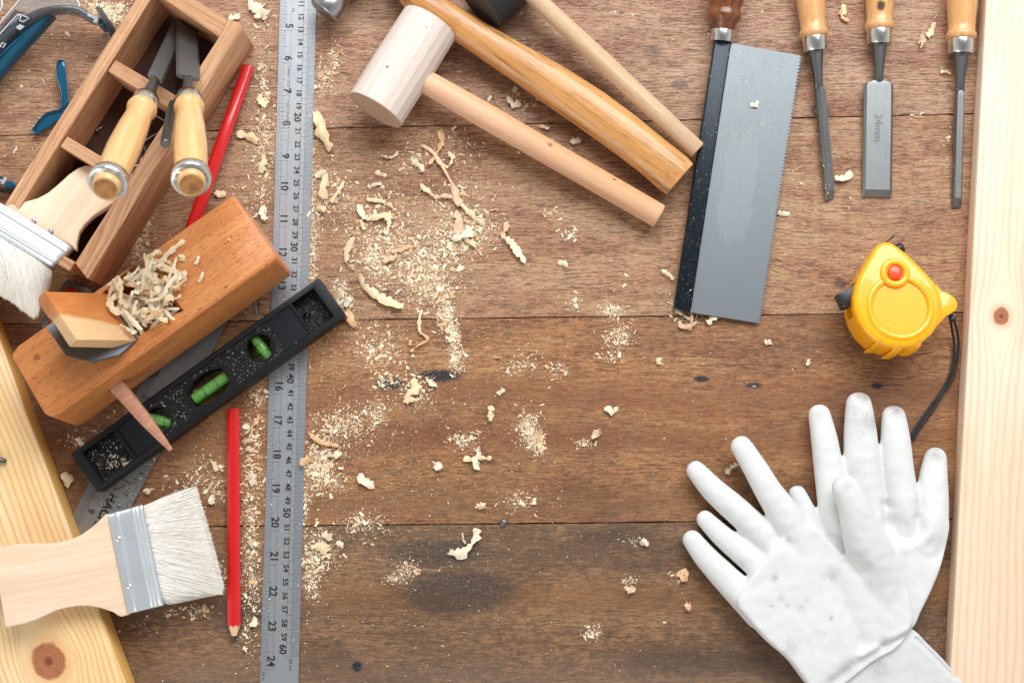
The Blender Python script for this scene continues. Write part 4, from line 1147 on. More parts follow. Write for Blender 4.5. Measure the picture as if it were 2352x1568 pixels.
glove('white knitted work glove lying underneath, grey smudges on its fingertips', fb,
      [[(798,196,56,1.0),(825,330,68,1.1),(845,470,74,1.1),(868,620,80,1.1),(890,780,85,1.1)],
       [(1000,140,64,1.1),(1008,300,84,1.1),(1018,470,92,1.1),(1040,640,92,1.1),(1070,780,90,1.1)],
       [(1178,205,60,1.1),(1188,340,76,1.1),(1200,500,82,1.1),(1222,640,84,1.1),(1240,780,84,1.1)],
       [(1392,415,56,1.0),(1380,520,72,1.0),(1373,640,84,1.0),(1362,740,92,1.1),(1330,860,92,1.1)],
       [(684,600,46,.8),(720,690,58,.8),(770,800,72,.9),(850,950,90,.9)]],
      [([(830,720),(960,690),(1100,690),(1250,690),(1380,720),(1450,740),(1432,870),(1400,990),(1350,1110),(1300,1210),(1262,1285),(1150,1330),(1000,1200),(880,950)], .15, 1.9)],
      1, mb_, rf=1.04, creases=[cr(fb,(1130,660),(1140,760),.35,-.35), cr(fb,(1295,730),(1310,790),.4,-.35), cr(fb,(1180,760),(1400,900),.8,-.3), cr(fb,(1240,880),(1330,820),.5,.2)])
ff_ = Fr(P(1870, 1330, 0))
mf_ = glovemat('knit glove front', dirt=[gd(ff_,560,1030,.5,.75,(.3,.3,.33)), gd(ff_,590,1130,.55,.5,(.35,.35,.37)), gd(ff_,625,1165,.4,.5,(.35,.35,.37)), gd(ff_,690,1180,.6,.5,(.35,.35,.37)), gd(ff_,725,1140,.4,.4,(.35,.35,.37)), gd(ff_,845,1230,.35,.8,(.3,.3,.36)), gd(ff_,545,1170,.3,.7,(.3,.3,.33)), gd(ff_,630,830,.5,.6,(.3,.3,.33)), gd(ff_,895,560,.8,.4,(.42,.38,.33)),
      gd(ff_,1090,1490,1.3,.45,(.4,.36,.33)), gd(ff_,930,1480,1.2,.35,(.35,.34,.34)), gd(ff_,640,1380,1.0,.4,(.3,.3,.33)), gd(ff_,860,1040,.6,.5,(.3,.3,.35)), gd(ff_,310,560,.8,.25,(.4,.36,.33)), gd(ff_,400,960,.8,.2,(.4,.36,.33))], angle=-.5, cuff=(loc(ff_,1290,1270)[:2], loc(ff_,700,1600)[:2]))
glove('white work glove lying on top of the other, palm up with faint dark specks', ff_,
      [[(147,832,46,.9),(215,920,56,1.0),(300,1010,64,1.1),(400,1110,72,1.2),(500,1210,80,1.3)],
       [(212,728,42,1.0),(300,815,52,1.1),(390,890,58,1.2),(490,975,62,1.3),(580,1060,66,1.3)],
       [(166,480,46,1.1),(250,575,58,1.2),(345,660,64,1.3),(450,755,66,1.3),(570,880,68,1.2)],
       [(398,356,50,1.8),(470,470,58,1.8),(540,590,64,1.9),(620,710,76,1.7),(700,860,86,1.4)],
       [(928,568,62,3.6),(975,670,74,3.3),(1008,780,88,2.9),(1050,890,108,2.2),(1095,1000,122,1.4),(1130,1110,125,.9)]],
      [([(400,1085),(470,980),(560,870),(650,790),(760,760),(850,850),(945,935),(1080,900),(1170,880),(1215,1000),(1245,1120),(1262,1260),(1180,1380),(1060,1450),(860,1600),(760,1600),(640,1450),(520,1345),(420,1230),(370,1165)], .3, 2.5),
       ([(1150,1260),(1268,1290),(1340,1360),(1430,1450),(1530,1570),(1640,1720),(900,1720),(740,1568),(820,1480),(1000,1360)], .2, 1.9)],
      1, mf_, rf=1.12, creases=[cr(ff_,(1262,1300),(1120,1370),.35,-.5), cr(ff_,(1120,1370),(860,1560),.5,-.35), cr(ff_,(600,830),(640,870),.5,-.15), cr(ff_,(950,940),(1000,990),.5,-.4),
         cr(ff_,(1290,1340),(1480,1530),.18,-.25), cr(ff_,(860,1040),(1000,1360),.7,-.35), cr(ff_,(420,1080),(520,1040),.5,-.08), cr(ff_,(1000,1420),(1230,1300),.3,.25)], bev=1.2)

# ------------------------------------------------------------------ safety goggles (top left corner)
M_frame = glassy('smoky clear plastic', ((.10,.11,.12), (.62,.64,.66)), .55, .12)
M_lens = glassy('clear lens', ((.55,.58,.6), (.93,.95,.96)), .16, .06)
M_blue = plain('blue rubber', (.004,.075,.135), .4, var=.0)
M_bluec = glassy('blue translucent plastic', ((.006,.10,.19), (.10,.45,.62)), .8, .1)
M_grey = plain('grey plastic', (.42,.44,.45), .4)
G = lambda x, y: (x/8.192, y/8.192)
f = Fr(P(60, 60, 0)); gg = f.thing('safety_goggles', 'clear safety goggles with a blue face seal at the top left corner', 'goggles')
def band(name, pts, w_, h_, mat, z0, power=3.5):
    sp = smoothpts([f.l(P(*G(a, b), c)) for a, b, c in pts], 6); bm = B()
    ws = w_ if isinstance(w_, list) else [w_]*len(pts); rr = []
    for i in range(len(sp)):
        q = i/6; k = min(int(q), len(ws)-2); rr.append((ws[k]+(ws[k+1]-ws[k])*(q-k), h_))
    loft(bm, sp, rr, 14, power=power); return mesh_obj(name, bm, mat, gg, smooth=50)
band('frame', [(-500,1500,2.6),(-200,1180,2.6),(60,820,2.6),(260,620,2.6),(500,430,2.6),(800,270,2.6),(1120,200,2.5),(1450,220,2.3),(1640,310,2.1),(1830,430,1.9)], [.32,.32,.34,.34,.34,.30,.22,.30,.32,.26], .7, M_frame, 2)
band('face_seal', [(-500,1900,1.6),(-150,1420,1.6),(100,1130,1.7),(350,860,1.8),(600,640,1.9),(820,450,2.0),(1000,300,2.1)], [.75,.75,.72,.66,.52,.32,.08], .75, M_blue, 1.5, 2.4)
band('seal_lip', [(-500,1640,2.4),(-150,1240,2.4),(100,980,2.4),(350,760,2.4),(600,560,2.4),(820,400,2.3),(1000,292,2.2)], [.16,.16,.16,.16,.14,.12,.06], .3, M_blue, 2, 2.4)
bm = B(); prism(bm, f.poly([G(*q) for q in ((-300,900),(0,560),(290,190),(600,320),(440,410),(260,620),(0,820),(-300,1200))], 3.0), 2.3, 3.2, .12, 3); mesh_obj('vent_cover', bm, M_frame, gg)
bm = B(); prism(bm, f.poly([G(*q) for q in ((-200,900),(0,660),(345,285),(375,320),(360,420),(270,520),(300,560),(60,760),(-200,1010))], 3.2), 3.15, 3.35, .06, 2); mesh_obj('vent_panel', bm, M_frame, gg)
M_edge = glassy('clear plastic edge', ((.75,.8,.82), (.9,.95,.95)), .7, .1)
bm = B()
for pts in ([(-200,830),(0,640),(340,270),(420,290),(545,350),(440,415),(365,385),(395,320),(350,285)], [(310,520),(380,475),(455,500),(375,560),(320,530)], [(345,515),(385,492),(425,505),(375,535),(348,516)], [(0,890),(40,810),(110,830),(50,900)]):
    sp = [f.l(P(*G(a, b), 3.42)) for a, b in pts]; loft(bm, sp, [.05]*len(sp), 8)
mesh_obj('vent_edges', bm, M_edge, gg)
bm = B(); N = 14; rows = []
A1 = [(-300,1000),(0,460),(200,215),(390,-20)]; B1 = [(-500,-100),(300,-300),(1100,-260),(1440,-20)]
lens = f.poly([G(*q) for q in ((-400,900),(0,455),(200,225),(400,-30),(600,-300),(1300,-300),(1440,-10),(1495,90),(1475,145),(1300,110),(1000,120),(700,190),(560,270),(290,170),(-100,560),(-400,940))], 2.0)
prism(bm, lens, 2.0, 2.12, .03, 1); mesh_obj('lens', bm, M_lens, gg)
for pts in ([(-60,520),(0,440),(200,205),(385,-20),(500,-160)], [(1380,-160),(1440,-10),(1490,80),(1480,140),(1440,150)], [(-60,330),(0,200),(40,90),(10,-60)]):
    bm = B(); sp = smoothpts([f.l(P(*G(a, b), 2.15)) for a, b in pts], 5); loft(bm, sp, [.07]*len(sp), 8)
    mesh_obj('lens_edge', bm, M_edge, gg)
def clip(parts, M2=(1,0,0,1), o=(0,0)):
    pass
bm = B(); prism(bm, f.poly([G(*q) for q in ((1480,200),(1540,190),(1810,320),(1825,292),(1872,322),(1830,448),(1760,432),(1775,372),(1500,245))], 2.6), 2.2, 2.75, .04, 2); mesh_obj('strap_slot', bm, M_grey, gg)
c_ = f.l(P(*G(1935,430), 1.8)); bm = B(); lathe(bm, (c_.x,c_.y,.6), (c_.x,c_.y,2.4), [(0,.35),(.05,.42),(1.2,.40),(1.4,.34),(1.5,.22),(1.52,.06)], 28, up=(0,1,0)); mesh_obj('hinge', bm, M_bluec, gg)
band('strap_arm', [(1830,140,3.0),(1880,200,2.9),(1960,330,2.6),(2050,460,2.2),(2130,600,1.4),(2180,700,.8)], [.18,.22,.24,.24,.24,.2], .35, M_frame, 2)
band('strap', [(2040,480,1.6),(2090,570,1.3),(2140,680,.8)], [.2,.26,.3], .12, M_bluec, 1)
# forked rubber piece and second clip on the near side
Q = lambda x, y: (x/3.7236, y/3.7236)
f = Fr(P(140, 230, 0)); fk = f.thing('goggle_strap_end', 'blue translucent forked strap end sticking out under the toolbox', 'strap end')
def flat(name, pts, z0, z1, mat, root, bev=.08):
    bm = B(); prism(bm, smoothpoly(f.poly([Q(*q) for q in pts], z1), 3), z0, z1, bev, 2); return mesh_obj(name, bm, mat, root, smooth=50)
flat('upper_prong', [(490,535),(510,522),(545,520),(556,530),(560,600),(572,700),(580,780),(580,880),(560,960),(530,950),(526,900),(524,820),(510,740),(485,670),(482,600)], .5, .75, M_bluec, fk)
flat('lower_prong', [(640,850),(590,890),(530,930),(480,945),(400,965),(350,1010),(280,1105),(290,1140),(310,1150),(400,1095),(480,1040),(540,1000),(600,950),(660,900)], .35, .6, M_bluec, fk)
band = None
bm = B()
for pts in ([(490,540),(484,600),(487,670),(512,745),(525,820),(527,930)], [(556,530),(562,620),(578,760),(582,880)], [(492,535),(515,522),(548,522)], [(640,850),(590,892),(535,930),(480,948),(405,968),(350,1015),(282,1105),(296,1146)]):
    sp = smoothpts([f.l(P(*Q(a, b), .78)) for a, b in pts], 5); loft(bm, sp, [.06]*len(sp), 8)
mesh_obj('rim', bm, plain('dark blue edge', (.003,.03,.09), .25), fk)
f = Fr(P(10, 425, 0)); ck = f.thing('goggle_strap_clip', 'grey and blue strap clip with a black arm at the left photo edge', 'strap clip')
Q = lambda x, y: (x/9.1, 344.5+y/9.1)
bm = B(); prism(bm, f.poly([Q(*q) for q in ((-200,560),(0,600),(40,640),(75,600),(90,565),(155,595),(85,735),(10,705),(30,665),(-10,640),(-200,600))], .9), .5, 1.0, .04, 2); mesh_obj('strap_slot', bm, M_grey, ck)
bm = B(); prism(bm, f.poly([Q(*q) for q in ((-200,530),(0,520),(90,575),(0,600),(-200,570))], .7), .3, .8, .04, 2); mesh_obj('strap', bm, M_frame, ck)
flat('hinge', [(120,700),(150,650),(250,645),(300,680),(340,720),(360,770),(120,770)], .3, 1.0, M_bluec, ck)
flat('arm', [(-250,790),(0,790),(120,765),(200,757),(340,760),(400,800),(380,850),(280,880),(0,845),(-250,850)], .3, 1.3, plain('black strap arm', (.012,.013,.015), .25), ck)
# ------------------------------------------------------------------ shavings, chips and dust
def shmat(name, a, b, rough=.65):
    t = NT(name); n = t.noise(t.vec(t.x*3, t.y*3, t.z*3), 1, 4, .6)
    c = t.mix(t.step(n, .3, .7), a, b); c = t.mix(t.step(t.noise(t.vec(t.x*9, t.y*9, t.z*9), 1, 2), .55, .75)*.35, c, tuple(q*.72 for q in b)); t.set(Base_Color=c, Roughness=rough); t.put(t.bsdf.inputs['Specular IOR Level'], .25)
    tl = t.n.new('ShaderNodeBsdfTranslucent'); t.l.new(c, tl.inputs[0]); mx = t.n.new('ShaderNodeMixShader'); mx.inputs[0].default_value = .08
    t.l.new(t.bsdf.outputs[0], mx.inputs[1]); t.l.new(tl.outputs[0], mx.inputs[2]); t.l.new(mx.outputs[0], t.n['Material Output'].inputs[0])
    return t.mat
M_sh = [shmat('pale shaving', sr(246,228,190), sr(232,204,158)), shmat('cream shaving', sr(246,236,212), sr(236,218,186)), shmat('tan shaving', sr(234,196,152), sr(214,166,120)), shmat('pinkish shaving', sr(238,210,180), sr(224,182,148))]
def ribbon(bm, pts, width, curl, rnd, thick=.012, twist=0.0, jag=.25, nw=5, rows=5):
    """curled strip along pts (cm); cross-section is an arc of `curl` radians"""
    sp = smoothpts(pts, rows); n = len(sp); up = Vector((0, 0, 1)); top, bot = [], []
    ph = rnd.uniform(0, 6.28)
    for i in range(n):
        T = (sp[min(i+1, n-1)]-sp[max(i-1, 0)]).normalized(); side = T.cross(up)
        side = side.normalized() if side.length > 1e-4 else Vector((1, 0, 0)); nn = side.cross(T)
        a = twist*math.sin(i/max(1, n-1)*math.pi*1.3+ph); sd = side*math.cos(a)+nn*math.sin(a); nr = sd.cross(T)
        w_ = width*(1.0+.25*math.sin(i*.31+ph)+(rnd.uniform(-jag, jag*.5) if rnd.random() < .3 else 0)); 
        w_ *= min(1, .62+i/max(1, n*.2), .62+(n-1-i)/max(1, n*.2))
        c = max(.15, curl*(1+.25*math.sin(i*.5+ph))); rad = w_/c; r1, r2 = [], []
        for k in range(nw):
            th = (k/(nw-1)-.5)*c+(rnd.uniform(-.5, .5)*jag*c*(1.3 if k == 0 else .5) if k in (0, nw-1) else 0)
            p = sp[i]+sd*(rad*math.sin(th))-nr*(rad*(1-math.cos(th)))+nr*rnd.uniform(-.010,.010)+T*(rnd.uniform(-.3,.3)*jag*width if i in (0, n-1) else 0)
            r1.append(bm.verts.new(p)); r2.append(bm.verts.new(p-(nr*math.cos(th)+sd*math.sin(th))*thick))
        top.append(r1); bot.append(r2)
    for i in range(n-1):
        for k in range(nw-1):
            bm.faces.new((top[i][k], top[i+1][k], top[i+1][k+1], top[i][k+1]))
            bm.faces.new((bot[i][k], bot[i][k+1], bot[i+1][k+1], bot[i+1][k]))
        for k in (0, nw-1): bm.faces.new((top[i][k], bot[i][k], bot[i+1][k], top[i+1][k]))
    for i in (0, n-1):
        for k in range(nw-1): bm.faces.new((top[i][k], top[i][k+1], bot[i][k+1], bot[i][k]))

def shaving_obj(pts3, width, curl, seed, label, group=None, mat=None, twist=.3, jag=.3, rows=5, name='wood_shaving', cat='shaving'):
    rnd = random.Random(seed); O = pts3[0]; f = Fr(O)
    bm = B(); ribbon(bm, [p-Vector(O) for p in pts3], width, curl, rnd, twist=twist, jag=jag, rows=rows)
    o = mesh_obj(name, bm, mat or M_sh[seed % 4], fr=f, smooth=22, recalc=False)
    return tag(o, label, cat, group)

HG = 'curled wood shavings scattered on the bench'
SH = [ # px polyline, width cm, curl rad, material, label
 ([(728,256),(742,300),(757,345)], .75, 2.2, 0, 'long thick curled shaving touching the right edge of the ruler'),
 ([(968,333),(992,345),(1015,378),(1042,430)], .34, 3.5, 3, 'long tan stick-like shaving below the mallet head'),
 ([(1012,298),(1018,325),(1003,352),(985,376)], .42, 1.8, 2, 'forked tan shaving crossing the long stick-like shaving'),
 ([(1032,348),(1040,362),(1030,382),(1016,378)], .30, 1.5, 0, 'small loop shaped shaving right of the forked tan one'),
 ([(944,370),(966,380),(975,386)], .55, 1.6, 1, 'crumpled pale shaving left of the forked tan one'),
 ([(1038,425),(1050,455),(1062,468)], .55, 2.4, 3, 'thick rolled end of shaving above the pale crumbs'),
 ([(1052,460),(1075,485),(1100,508),(1112,518)], .42, 2.2, 0, 'long pale shaving running down right into the crumbs'),
 ([(967,421),(984,440),(1000,455)], .36, 2.6, 0, 'short straight rolled shaving, upper arm of a bent pair'),
 ([(998,453),(1020,452),(1045,452)], .36, 2.6, 3, 'short straight rolled shaving, level arm of a bent pair'),
 ([(876,356),(892,362),(905,358),(915,346)], .20, 1.5, 1, 'thin wavy white shaving left below the mallet head'),
 ([(862,360+37),(878,401),(888,405)], .34, 2.2, 0, 'small oval pale shaving above the curved thin shavings'),
 ([(846,430),(862,424),(876,420)], .34, 2.6, 1, 'small straight white shaving left of centre'),
 ([(842,456),(870,460),(892,470),(910,484)], .28, 2.4, 0, 'slender bent shaving near the upper left crumbs'),
 ([(826,470),(832,490),(845,502),(868,500)], .38, 1.8, 1, 'angled pale shaving on the left of a tangle'),
 ([(850,500),(880,492),(900,494)], .52, 1.9, 0, 'broad pale shaving on top of a tangle'),
 ([(893,494),(893,515),(886,538)], .55, 2.0, 1, 'broad white shaving hanging down from the tangle'),
 ([(829,505),(832,518),(838,526)], .35, 2.2, 0, 'short shaving beneath the left of the tangle'),
 ([(815,545),(800,570),(795,600),(812,620)], .42, 1.9, 3, 'arched tan shaving left of the big dust patch'),
 ([(826,630),(838,660),(868,680),(900,694),(928,702)], .55, 1.7, 0, 'long arched shaving ending in a pale frayed tail'),
 ([(900,580),(920,572),(940,566)], .30, 2.0, 2, 'ragged tan shaving at the middle of the dust'),
 ([(880,598),(900,592),(912,584)], .34, 2.0, 3, 'short ragged shaving at the lower middle of the dust'),
 ([(1048,484),(1056,510),(1048,540)], .50, 1.7, 3, 'broad upright tan shaving left of the right crumbs'),
 ([(1040,548),(1060,540),(1085,528)], .50, 1.6, 1, 'crumpled shaving under the right crumbs'),
 ([(1066,550),(1082,556),(1094,560)], .40, 1.6, 0, 'lowest crumpled shaving under the right crumbs'),
 ([(1166,510),(1160,528),(1152,540)], .42, 1.8, 2, 'tan loop at the top of the lone shaving below the mallet handle'),
 ([(1150,540),(1172,556),(1192,580),(1206,602)], .46, 1.7, 1, 'long lone white shaving below the mallet handle'),
 ([(968,710),(962,740),(966,764)], .26, 2.0, 0, 'thin upright shaving below the dust, upper part'),
 ([(964,762),(984,778),(962,792),(942,806)], .22, 2.6, 2, 'thin hooked shaving below the dust'),
 ([(1092,1214),(1094,1232),(1080,1254),(1058,1272),(1030,1268)], .62, 1.5, 1, 'big crescent shaving on the dark lower plank'),
 ([(1062,1222),(1064,1240),(1070,1246)], .16, 1.5, 0, 'thin loop beside the crescent shaving'),
 ([(822,1092),(842,1106),(860,1116)], .52, 1.6, 1, 'ragged white oval shaving right of the ruler'),
 ([(708,992),(740,1014),(776,1026)], .34, 2.4, 2, 'stick-like orange shaving on the crumbs right of the ruler'),
 ([(752,1040),(770,1046),(780,1036)], .6, 1.4, 1, 'broad pale shaving below the stick-like one right of the ruler'),
 ([(1130,932),(1126,948),(1134,958)], .62, 1.7, 0, 'crumpled shaving on the warm plank right of centre'),
 ([(1145,906),(1152,898),(1158,894)], .5, 1.8, 1, 'small rolled shaving above the crumpled one'),
 ([(950,870),(956,890),(940,900),(936,925)], .60, 1.5, 0, 'crumpled shaving heap beside the dark stain'),
 ([(978,866),(990,880),(1004,884)], .42, 1.5, 1, 'ragged white shaving right of the heap beside the dark stain'),
 ([(1366,988),(1372,1004)], .72, .8, 3, 'square tan shaving on the warm plank'),
 ([(1394,934),(1406,944),(1420,938)], .42, 1.2, 1, 'bow shaped white chip above the square tan shaving'),
 ([(1094,1160),(1104,1164),(1114,1158)], .55, 2.2, 0, 'rolled rectangular shaving above the plank seam'),
 ([(1064,1055),(1090,1054),(1110,1052),(1128,1052)], .36, 1.5, 0, 'winding row of pale shavings on the warm plank'),
 ([(1096,1030),(1098,1045),(1092,1062),(1102,1078)], .34, 1.4, 1, 'frayed shaving crossing the winding row'),
 ([(1002,1078),(1008,1062)], .5, 1.4, 1, 'oval pale chip left of the winding row'),
 ([(1552,712),(1570,724),(1590,735)], .34, 2.0, 1, 'frayed shaving under the saw tip, left one'),
 ([(1588,706),(1590,735),(1582,758)], .26, 2.8, 2, 'upright rolled shaving under the saw tip'),
 ([(1628,744),(1638,728),(1655,720)], .42, 1.4, 1, 'white leaf shaped shaving right of the saw tip'),
 ([(1562,742),(1578,752),(1600,738)], .34, 1.6, 3, 'tan shaving at the bottom of the saw tip heap'),
 ([(1520,622),(1535,630),(1548,640)], .34, 1.6, 1, 'small frayed shaving left of the saw spine'),
 ([(1516,822),(1512,836)], .42, 1.2, 0, 'small pale chip left of the saw tip on the warm plank'),
 ([(1668,1086),(1680,1074),(1694,1064)], .4, 1.3, 1, 'white leaf shaped shaving between two glove fingers'),
 ([(1560,1328),(1572,1318),(1576,1332)], .6, 1.4, 2, 'crumpled tan shaving left of the glove'),
 ([(1574,1392),(1588,1390)], .5, .9, 2, 'square tan chip lowest left of the glove'),
 ([(1472,1250),(1480,1244),(1490,1252)], .42, 1.2, 1, 'pale chip between the seam and the glove'),
 ([(1446,1346),(1452,1362)], .5, 1.0, 3, 'pale square chip on the dark plank left of the glove'),
 ([(1918,408),(1940,408),(1960,400)], .42, 1.2, 1, 'white feathered shaving between two chisels'),
 ([(1928,26),(1940,42),(1952,48)], .3, 2.4, 2, 'rolled tan stick between the first two chisels'),
 ([(1942,10),(1938,34)], .42, 2.2, 0, 'pale roll standing against the tan stick'),
 ([(2112,88),(2124,94)], .85, .7, 3, 'square tan shaving between the wide and the narrow chisel'),
 ([(2128,84),(2140,72),(2148,52)], .36, 1.5, 0, 'frayed curl above the square tan shaving'),
 ([(2160,166),(2172,164),(2184,170)], .2, 1.6, 0, 'thin pale curl touching the narrow chisel'),
 ([(1788,488),(1802,492),(1814,488)], .36, 1.6, 1, 'small knobbly shaving right of the saw teeth'),
 ([(1722,240),(1742,240)], .36, 1.2, 1, 'single pale chip lying on the saw blade'),
 ([(1756,786),(1772,786)], .42, 1.3, 1, 'small pale chip below the saw tip on the seam'),
 ([(1856,824),(1856,838)], .3, 1.2, 1, 'small pale chip left of the tape measure'),
 ([(1284,600),(1304,610)], .4, 2.0, 1, 'small rolled shaving on the middle plank'),
 ([(1312,320),(1322,322),(1334,326)], .42, 1.5, 1, 'small crumpled shaving between the two mallet handles'),
 ([(1168,222),(1180,240),(1196,236)], .42, 1.4, 1, 'crumpled shaving beside the varnished handle'),
 ([(1180,200),(1184,212)], .3, 1.2, 1, 'frayed bit tucked under the varnished handle'),
 ([(1238,290),(1262,294)], .3, 1.4, 0, 'leaf shaped shaving between mallet handle and varnished handle'),
 ([(570,8),(588,14),(602,22)], .7, 1.6, 1, 'crumpled shaving at the top edge left of the ruler'),
 ([(586,36),(600,28),(612,44)], .75, 1.5, 1, 'second crumpled shaving at the top left of the ruler'),
 ([(524,40),(540,38),(552,36)], .42, 1.3, 1, 'frayed shaving right above the toolbox corner'),
 ([(546,302),(572,314),(592,328)], .5, 1.5, 0, 'crumpled shaving between the pencil and the ruler'),
 ([(590,222),(602,232),(614,240)], .45, 1.5, 0, 'forked shaving left of the ruler near the pencil'),
 ([(604,186),(608,200)], .38, 1.2, 1, 'small chip left of the ruler near the pencil top'),
 ([(594,152),(606,154)], .5, .8, 0, 'square chip at the top of the slanting pencil'),
 ([(602,355),(606,375),(600,398)], .48, 1.5, 0, 'shaving leaning on the ruler left edge'),
 ([(606,470),(602,490),(612,504)], .40, 1.5, 1, 'curl above the nose of the wooden plane'),
 ([(494,440),(508,446),(516,452)], .4, 1.5, 0, 'curl lying at the upper corner of the wooden plane'),
 ([(596,952),(584,975),(560,998)], .2, 1.4, 2, 'long orange splinter left of the ruler'),
 ([(560,1016),(580,1010)], .38, 2.6, 2, 'rolled tan shaving touching the upright pencil'),
 ([(566,1026),(590,1038)], .36, 2.2, 3, 'pinkish rolled shaving below the orange splinter'),
 ([(574,1086),(582,1100),(578,1114)], .55, 1.4, 1, 'white frayed shaving between pencil and ruler'),
 ([(482,1056),(492,1068),(500,1080)], .3, 2.2, 0, 'small roll left of the upright pencil'),
 ([(504,1066),(510,1082)], .28, 2.2, 0, 'second small roll left of the upright pencil'),
 ([(488,1134),(486,1158)], .34, 1.5, 1, 'pale chip left of the pencil above the bristles'),
 ([(338,1122),(338,1136)], .34, .8, 0, 'small rectangular chip above the lower brush'),
 ([(286,1062),(292,1072)], .5, .8, 0, 'pale chip in the end recess of the spirit level'),
 ([(574,1434),(592,1424)], .4, 1.4, 1, 'small shaving at the ruler edge near the pencil point'),
 ([(562,1484),(566,1498)], .26, 1.6, 1, 'thin chip below the pencil point'),
 ([(146,1086),(156,1104),(152,1120)], .55, 1.2, 0, 'crumpled shaving between pine board and level'),
 ([(722,404),(740,398),(748,392)], .45, 1.4, 1, 'flat pale shaving against the ruler beside its 24 mark'),
 ([(748,400),(745,430),(736,455)], .5, 1.7, 0, 'broad shaving hanging beside the ruler'),
 ([(790,415),(776,440),(762,466)], .36, 2.2, 0, 'slanting pale shaving right of the ruler'),
 ([(724,480),(740,478),(748,482)], .45, 1.5, 0, 'stubby shaving right of the ruler'),
 ([(790,700),(802,690),(806,682)], .45, 1.4, 1, 'shaving at the right tip of the spirit level'),
 ([(800,712),(806,740),(818,750)], .42, 1.4, 2, 'tan shaving just below the right tip of the spirit level'),
 ([(734,1246),(744,1262),(750,1280)], .85, 1.1, 0, 'broad flat chip on the crumbs by the ruler'),
 ([(742,1222),(750,1232),(762,1238)], .55, 1.4, 1, 'crumpled shaving above the broad flat chip'),
 ([(696,1052),(712,1060)], .8, 1.2, 2, 'broad tan shaving against the ruler right edge'),
 ([(930,290+12),(0,0)], 0, 0, 0, None),
]
def hts(seed, n, w_):
    rnd = random.Random(seed*7+1); return [w_*.30+.02+rnd.uniform(.0, .22)*(1 if 0 < i < n-1 else .3) for i in range(n)]
k = 0
for pts, w_, cu, mi, lab in SH:
    if not lab: continue
    k += 1; n = len(pts); base = .08
    on = lab
    if 'on the saw blade' in on: base = .75
    if 'recess' in on: base = 1.1
    hz_ = hts(k, n, w_)
    p3 = [P(a, b, base+h) for (a, b), h in zip(pts, hz_)]
    if n == 2: p3 = [p3[0], (p3[0]+p3[1])/2+Vector((0, 0, .04)), p3[1]]
    # most strips lie belly up so that their arch reads from above
    flip = k % 3 != 0
    shaving_obj(p3, w_*1.15, cu*.6, k, lab, HG, M_sh[mi], twist=.5, jag=.6, rows=4 if k % 2 else 6)

# the heap in the mouth of the plane
rnd = random.Random(11); f = PLF
hp = [(330,640),(320,660),(345,650),(300,690),(340,690),(360,680),(300,720),(330,720),(360,710),(385,705),(280,670),(270,655),(275,690),(290,735),(320,740),(345,735),(375,722),(350,610),(370,600),(360,630),(395,640),(410,660),(380,650),(310,650)]
for i in range(105):
    a, b = hp[i % len(hp)]; a += rnd.gauss(0, 9); b += rnd.gauss(0, 9)
    t_ = i/105; lx = (a-250)/150
    h = -1.0+2.3*t_ if b > 630 and a < 400 else .12+.3*rnd.random()
    an = rnd.uniform(0, 3.14); L = rnd.uniform(34, 86)*(.6 if i % 2 else 1); pts = []
    if i % 7 == 0:      # rings and hooks standing on edge
        c0 = f.w(f.px(a, b, h)); rr = rnd.uniform(.22, .5); a0 = rnd.uniform(0, 6.28); sp_ = rnd.uniform(2.6, 5.2)
        X_ = Vector((math.cos(an), math.sin(an), rnd.uniform(-.4, .4))).normalized(); Y_ = Vector((-math.sin(an)*.5, math.cos(an)*.5, rnd.uniform(.3, .9))).normalized()
        for q in range(7):
            aa = a0+sp_*q/6; pts.append(c0+X_*(rr*math.cos(aa)*1.5)+Y_*(rr*math.sin(aa))+f.Z*.2)
    else:
        for q in (-.5, -.17, .17, .5):
            aa = an+q*rnd.uniform(-.25, .3)
            pts.append(f.w(f.px(a+math.cos(aa)*L*q, b+math.sin(aa)*L*q*1.0, h))+f.Z*(rnd.uniform(-.1, .3)+.2*(1-4*q*q)))
    shaving_obj(pts, rnd.uniform(.20, .46), rnd.choice((.25, .4, .7, 1.8)), 200+i, 'curled pale shaving in the heap filling the mouth of the wooden plane', 'shavings heaped in the plane mouth', M_sh[rnd.choice((0,0,0,1,1,1,2))], twist=.35, jag=.5, rows=3)
SP = [((350,618),(372,596),(398,572),(424,552),.45,'long shaving stretching up the plane from the heap'),((372,600),(382,585),(392,580),(400,565),.4,'second shaving stretching up the plane beside the long one'),((408,590),(414,590),(418,592),(420,600),.5,'small ridged shaving alone on the plane above the heap'),((446,606),(452,600),(455,594),(456,588),.3,'white sliver alone on the plane top'),((455,648),(460,638),(464,630),(467,624),.26,'pale sliver nearest the right edge of the plane top'),((396,660),(402,655),(408,650),(412,645),.42,'small white forked shaving right of the heap on the plane'),((390,618),(404,622),(416,632),(424,648),.5,'broad curled shaving at the right of the heap'),((522,548),(525,549),(527,550),(529,551),.12,'tiny white chip near the nose of the plane')]
for i, (a, b, c, d_, w_, lab) in enumerate(SP):
    shaving_obj([f.w(f.px(*q, .12+.12*(j in (1, 2)))) for j, q in enumerate((a, b, c, d_))], w_, 1.6, 400+i, lab, None, M_sh[i % 2], twist=.3)

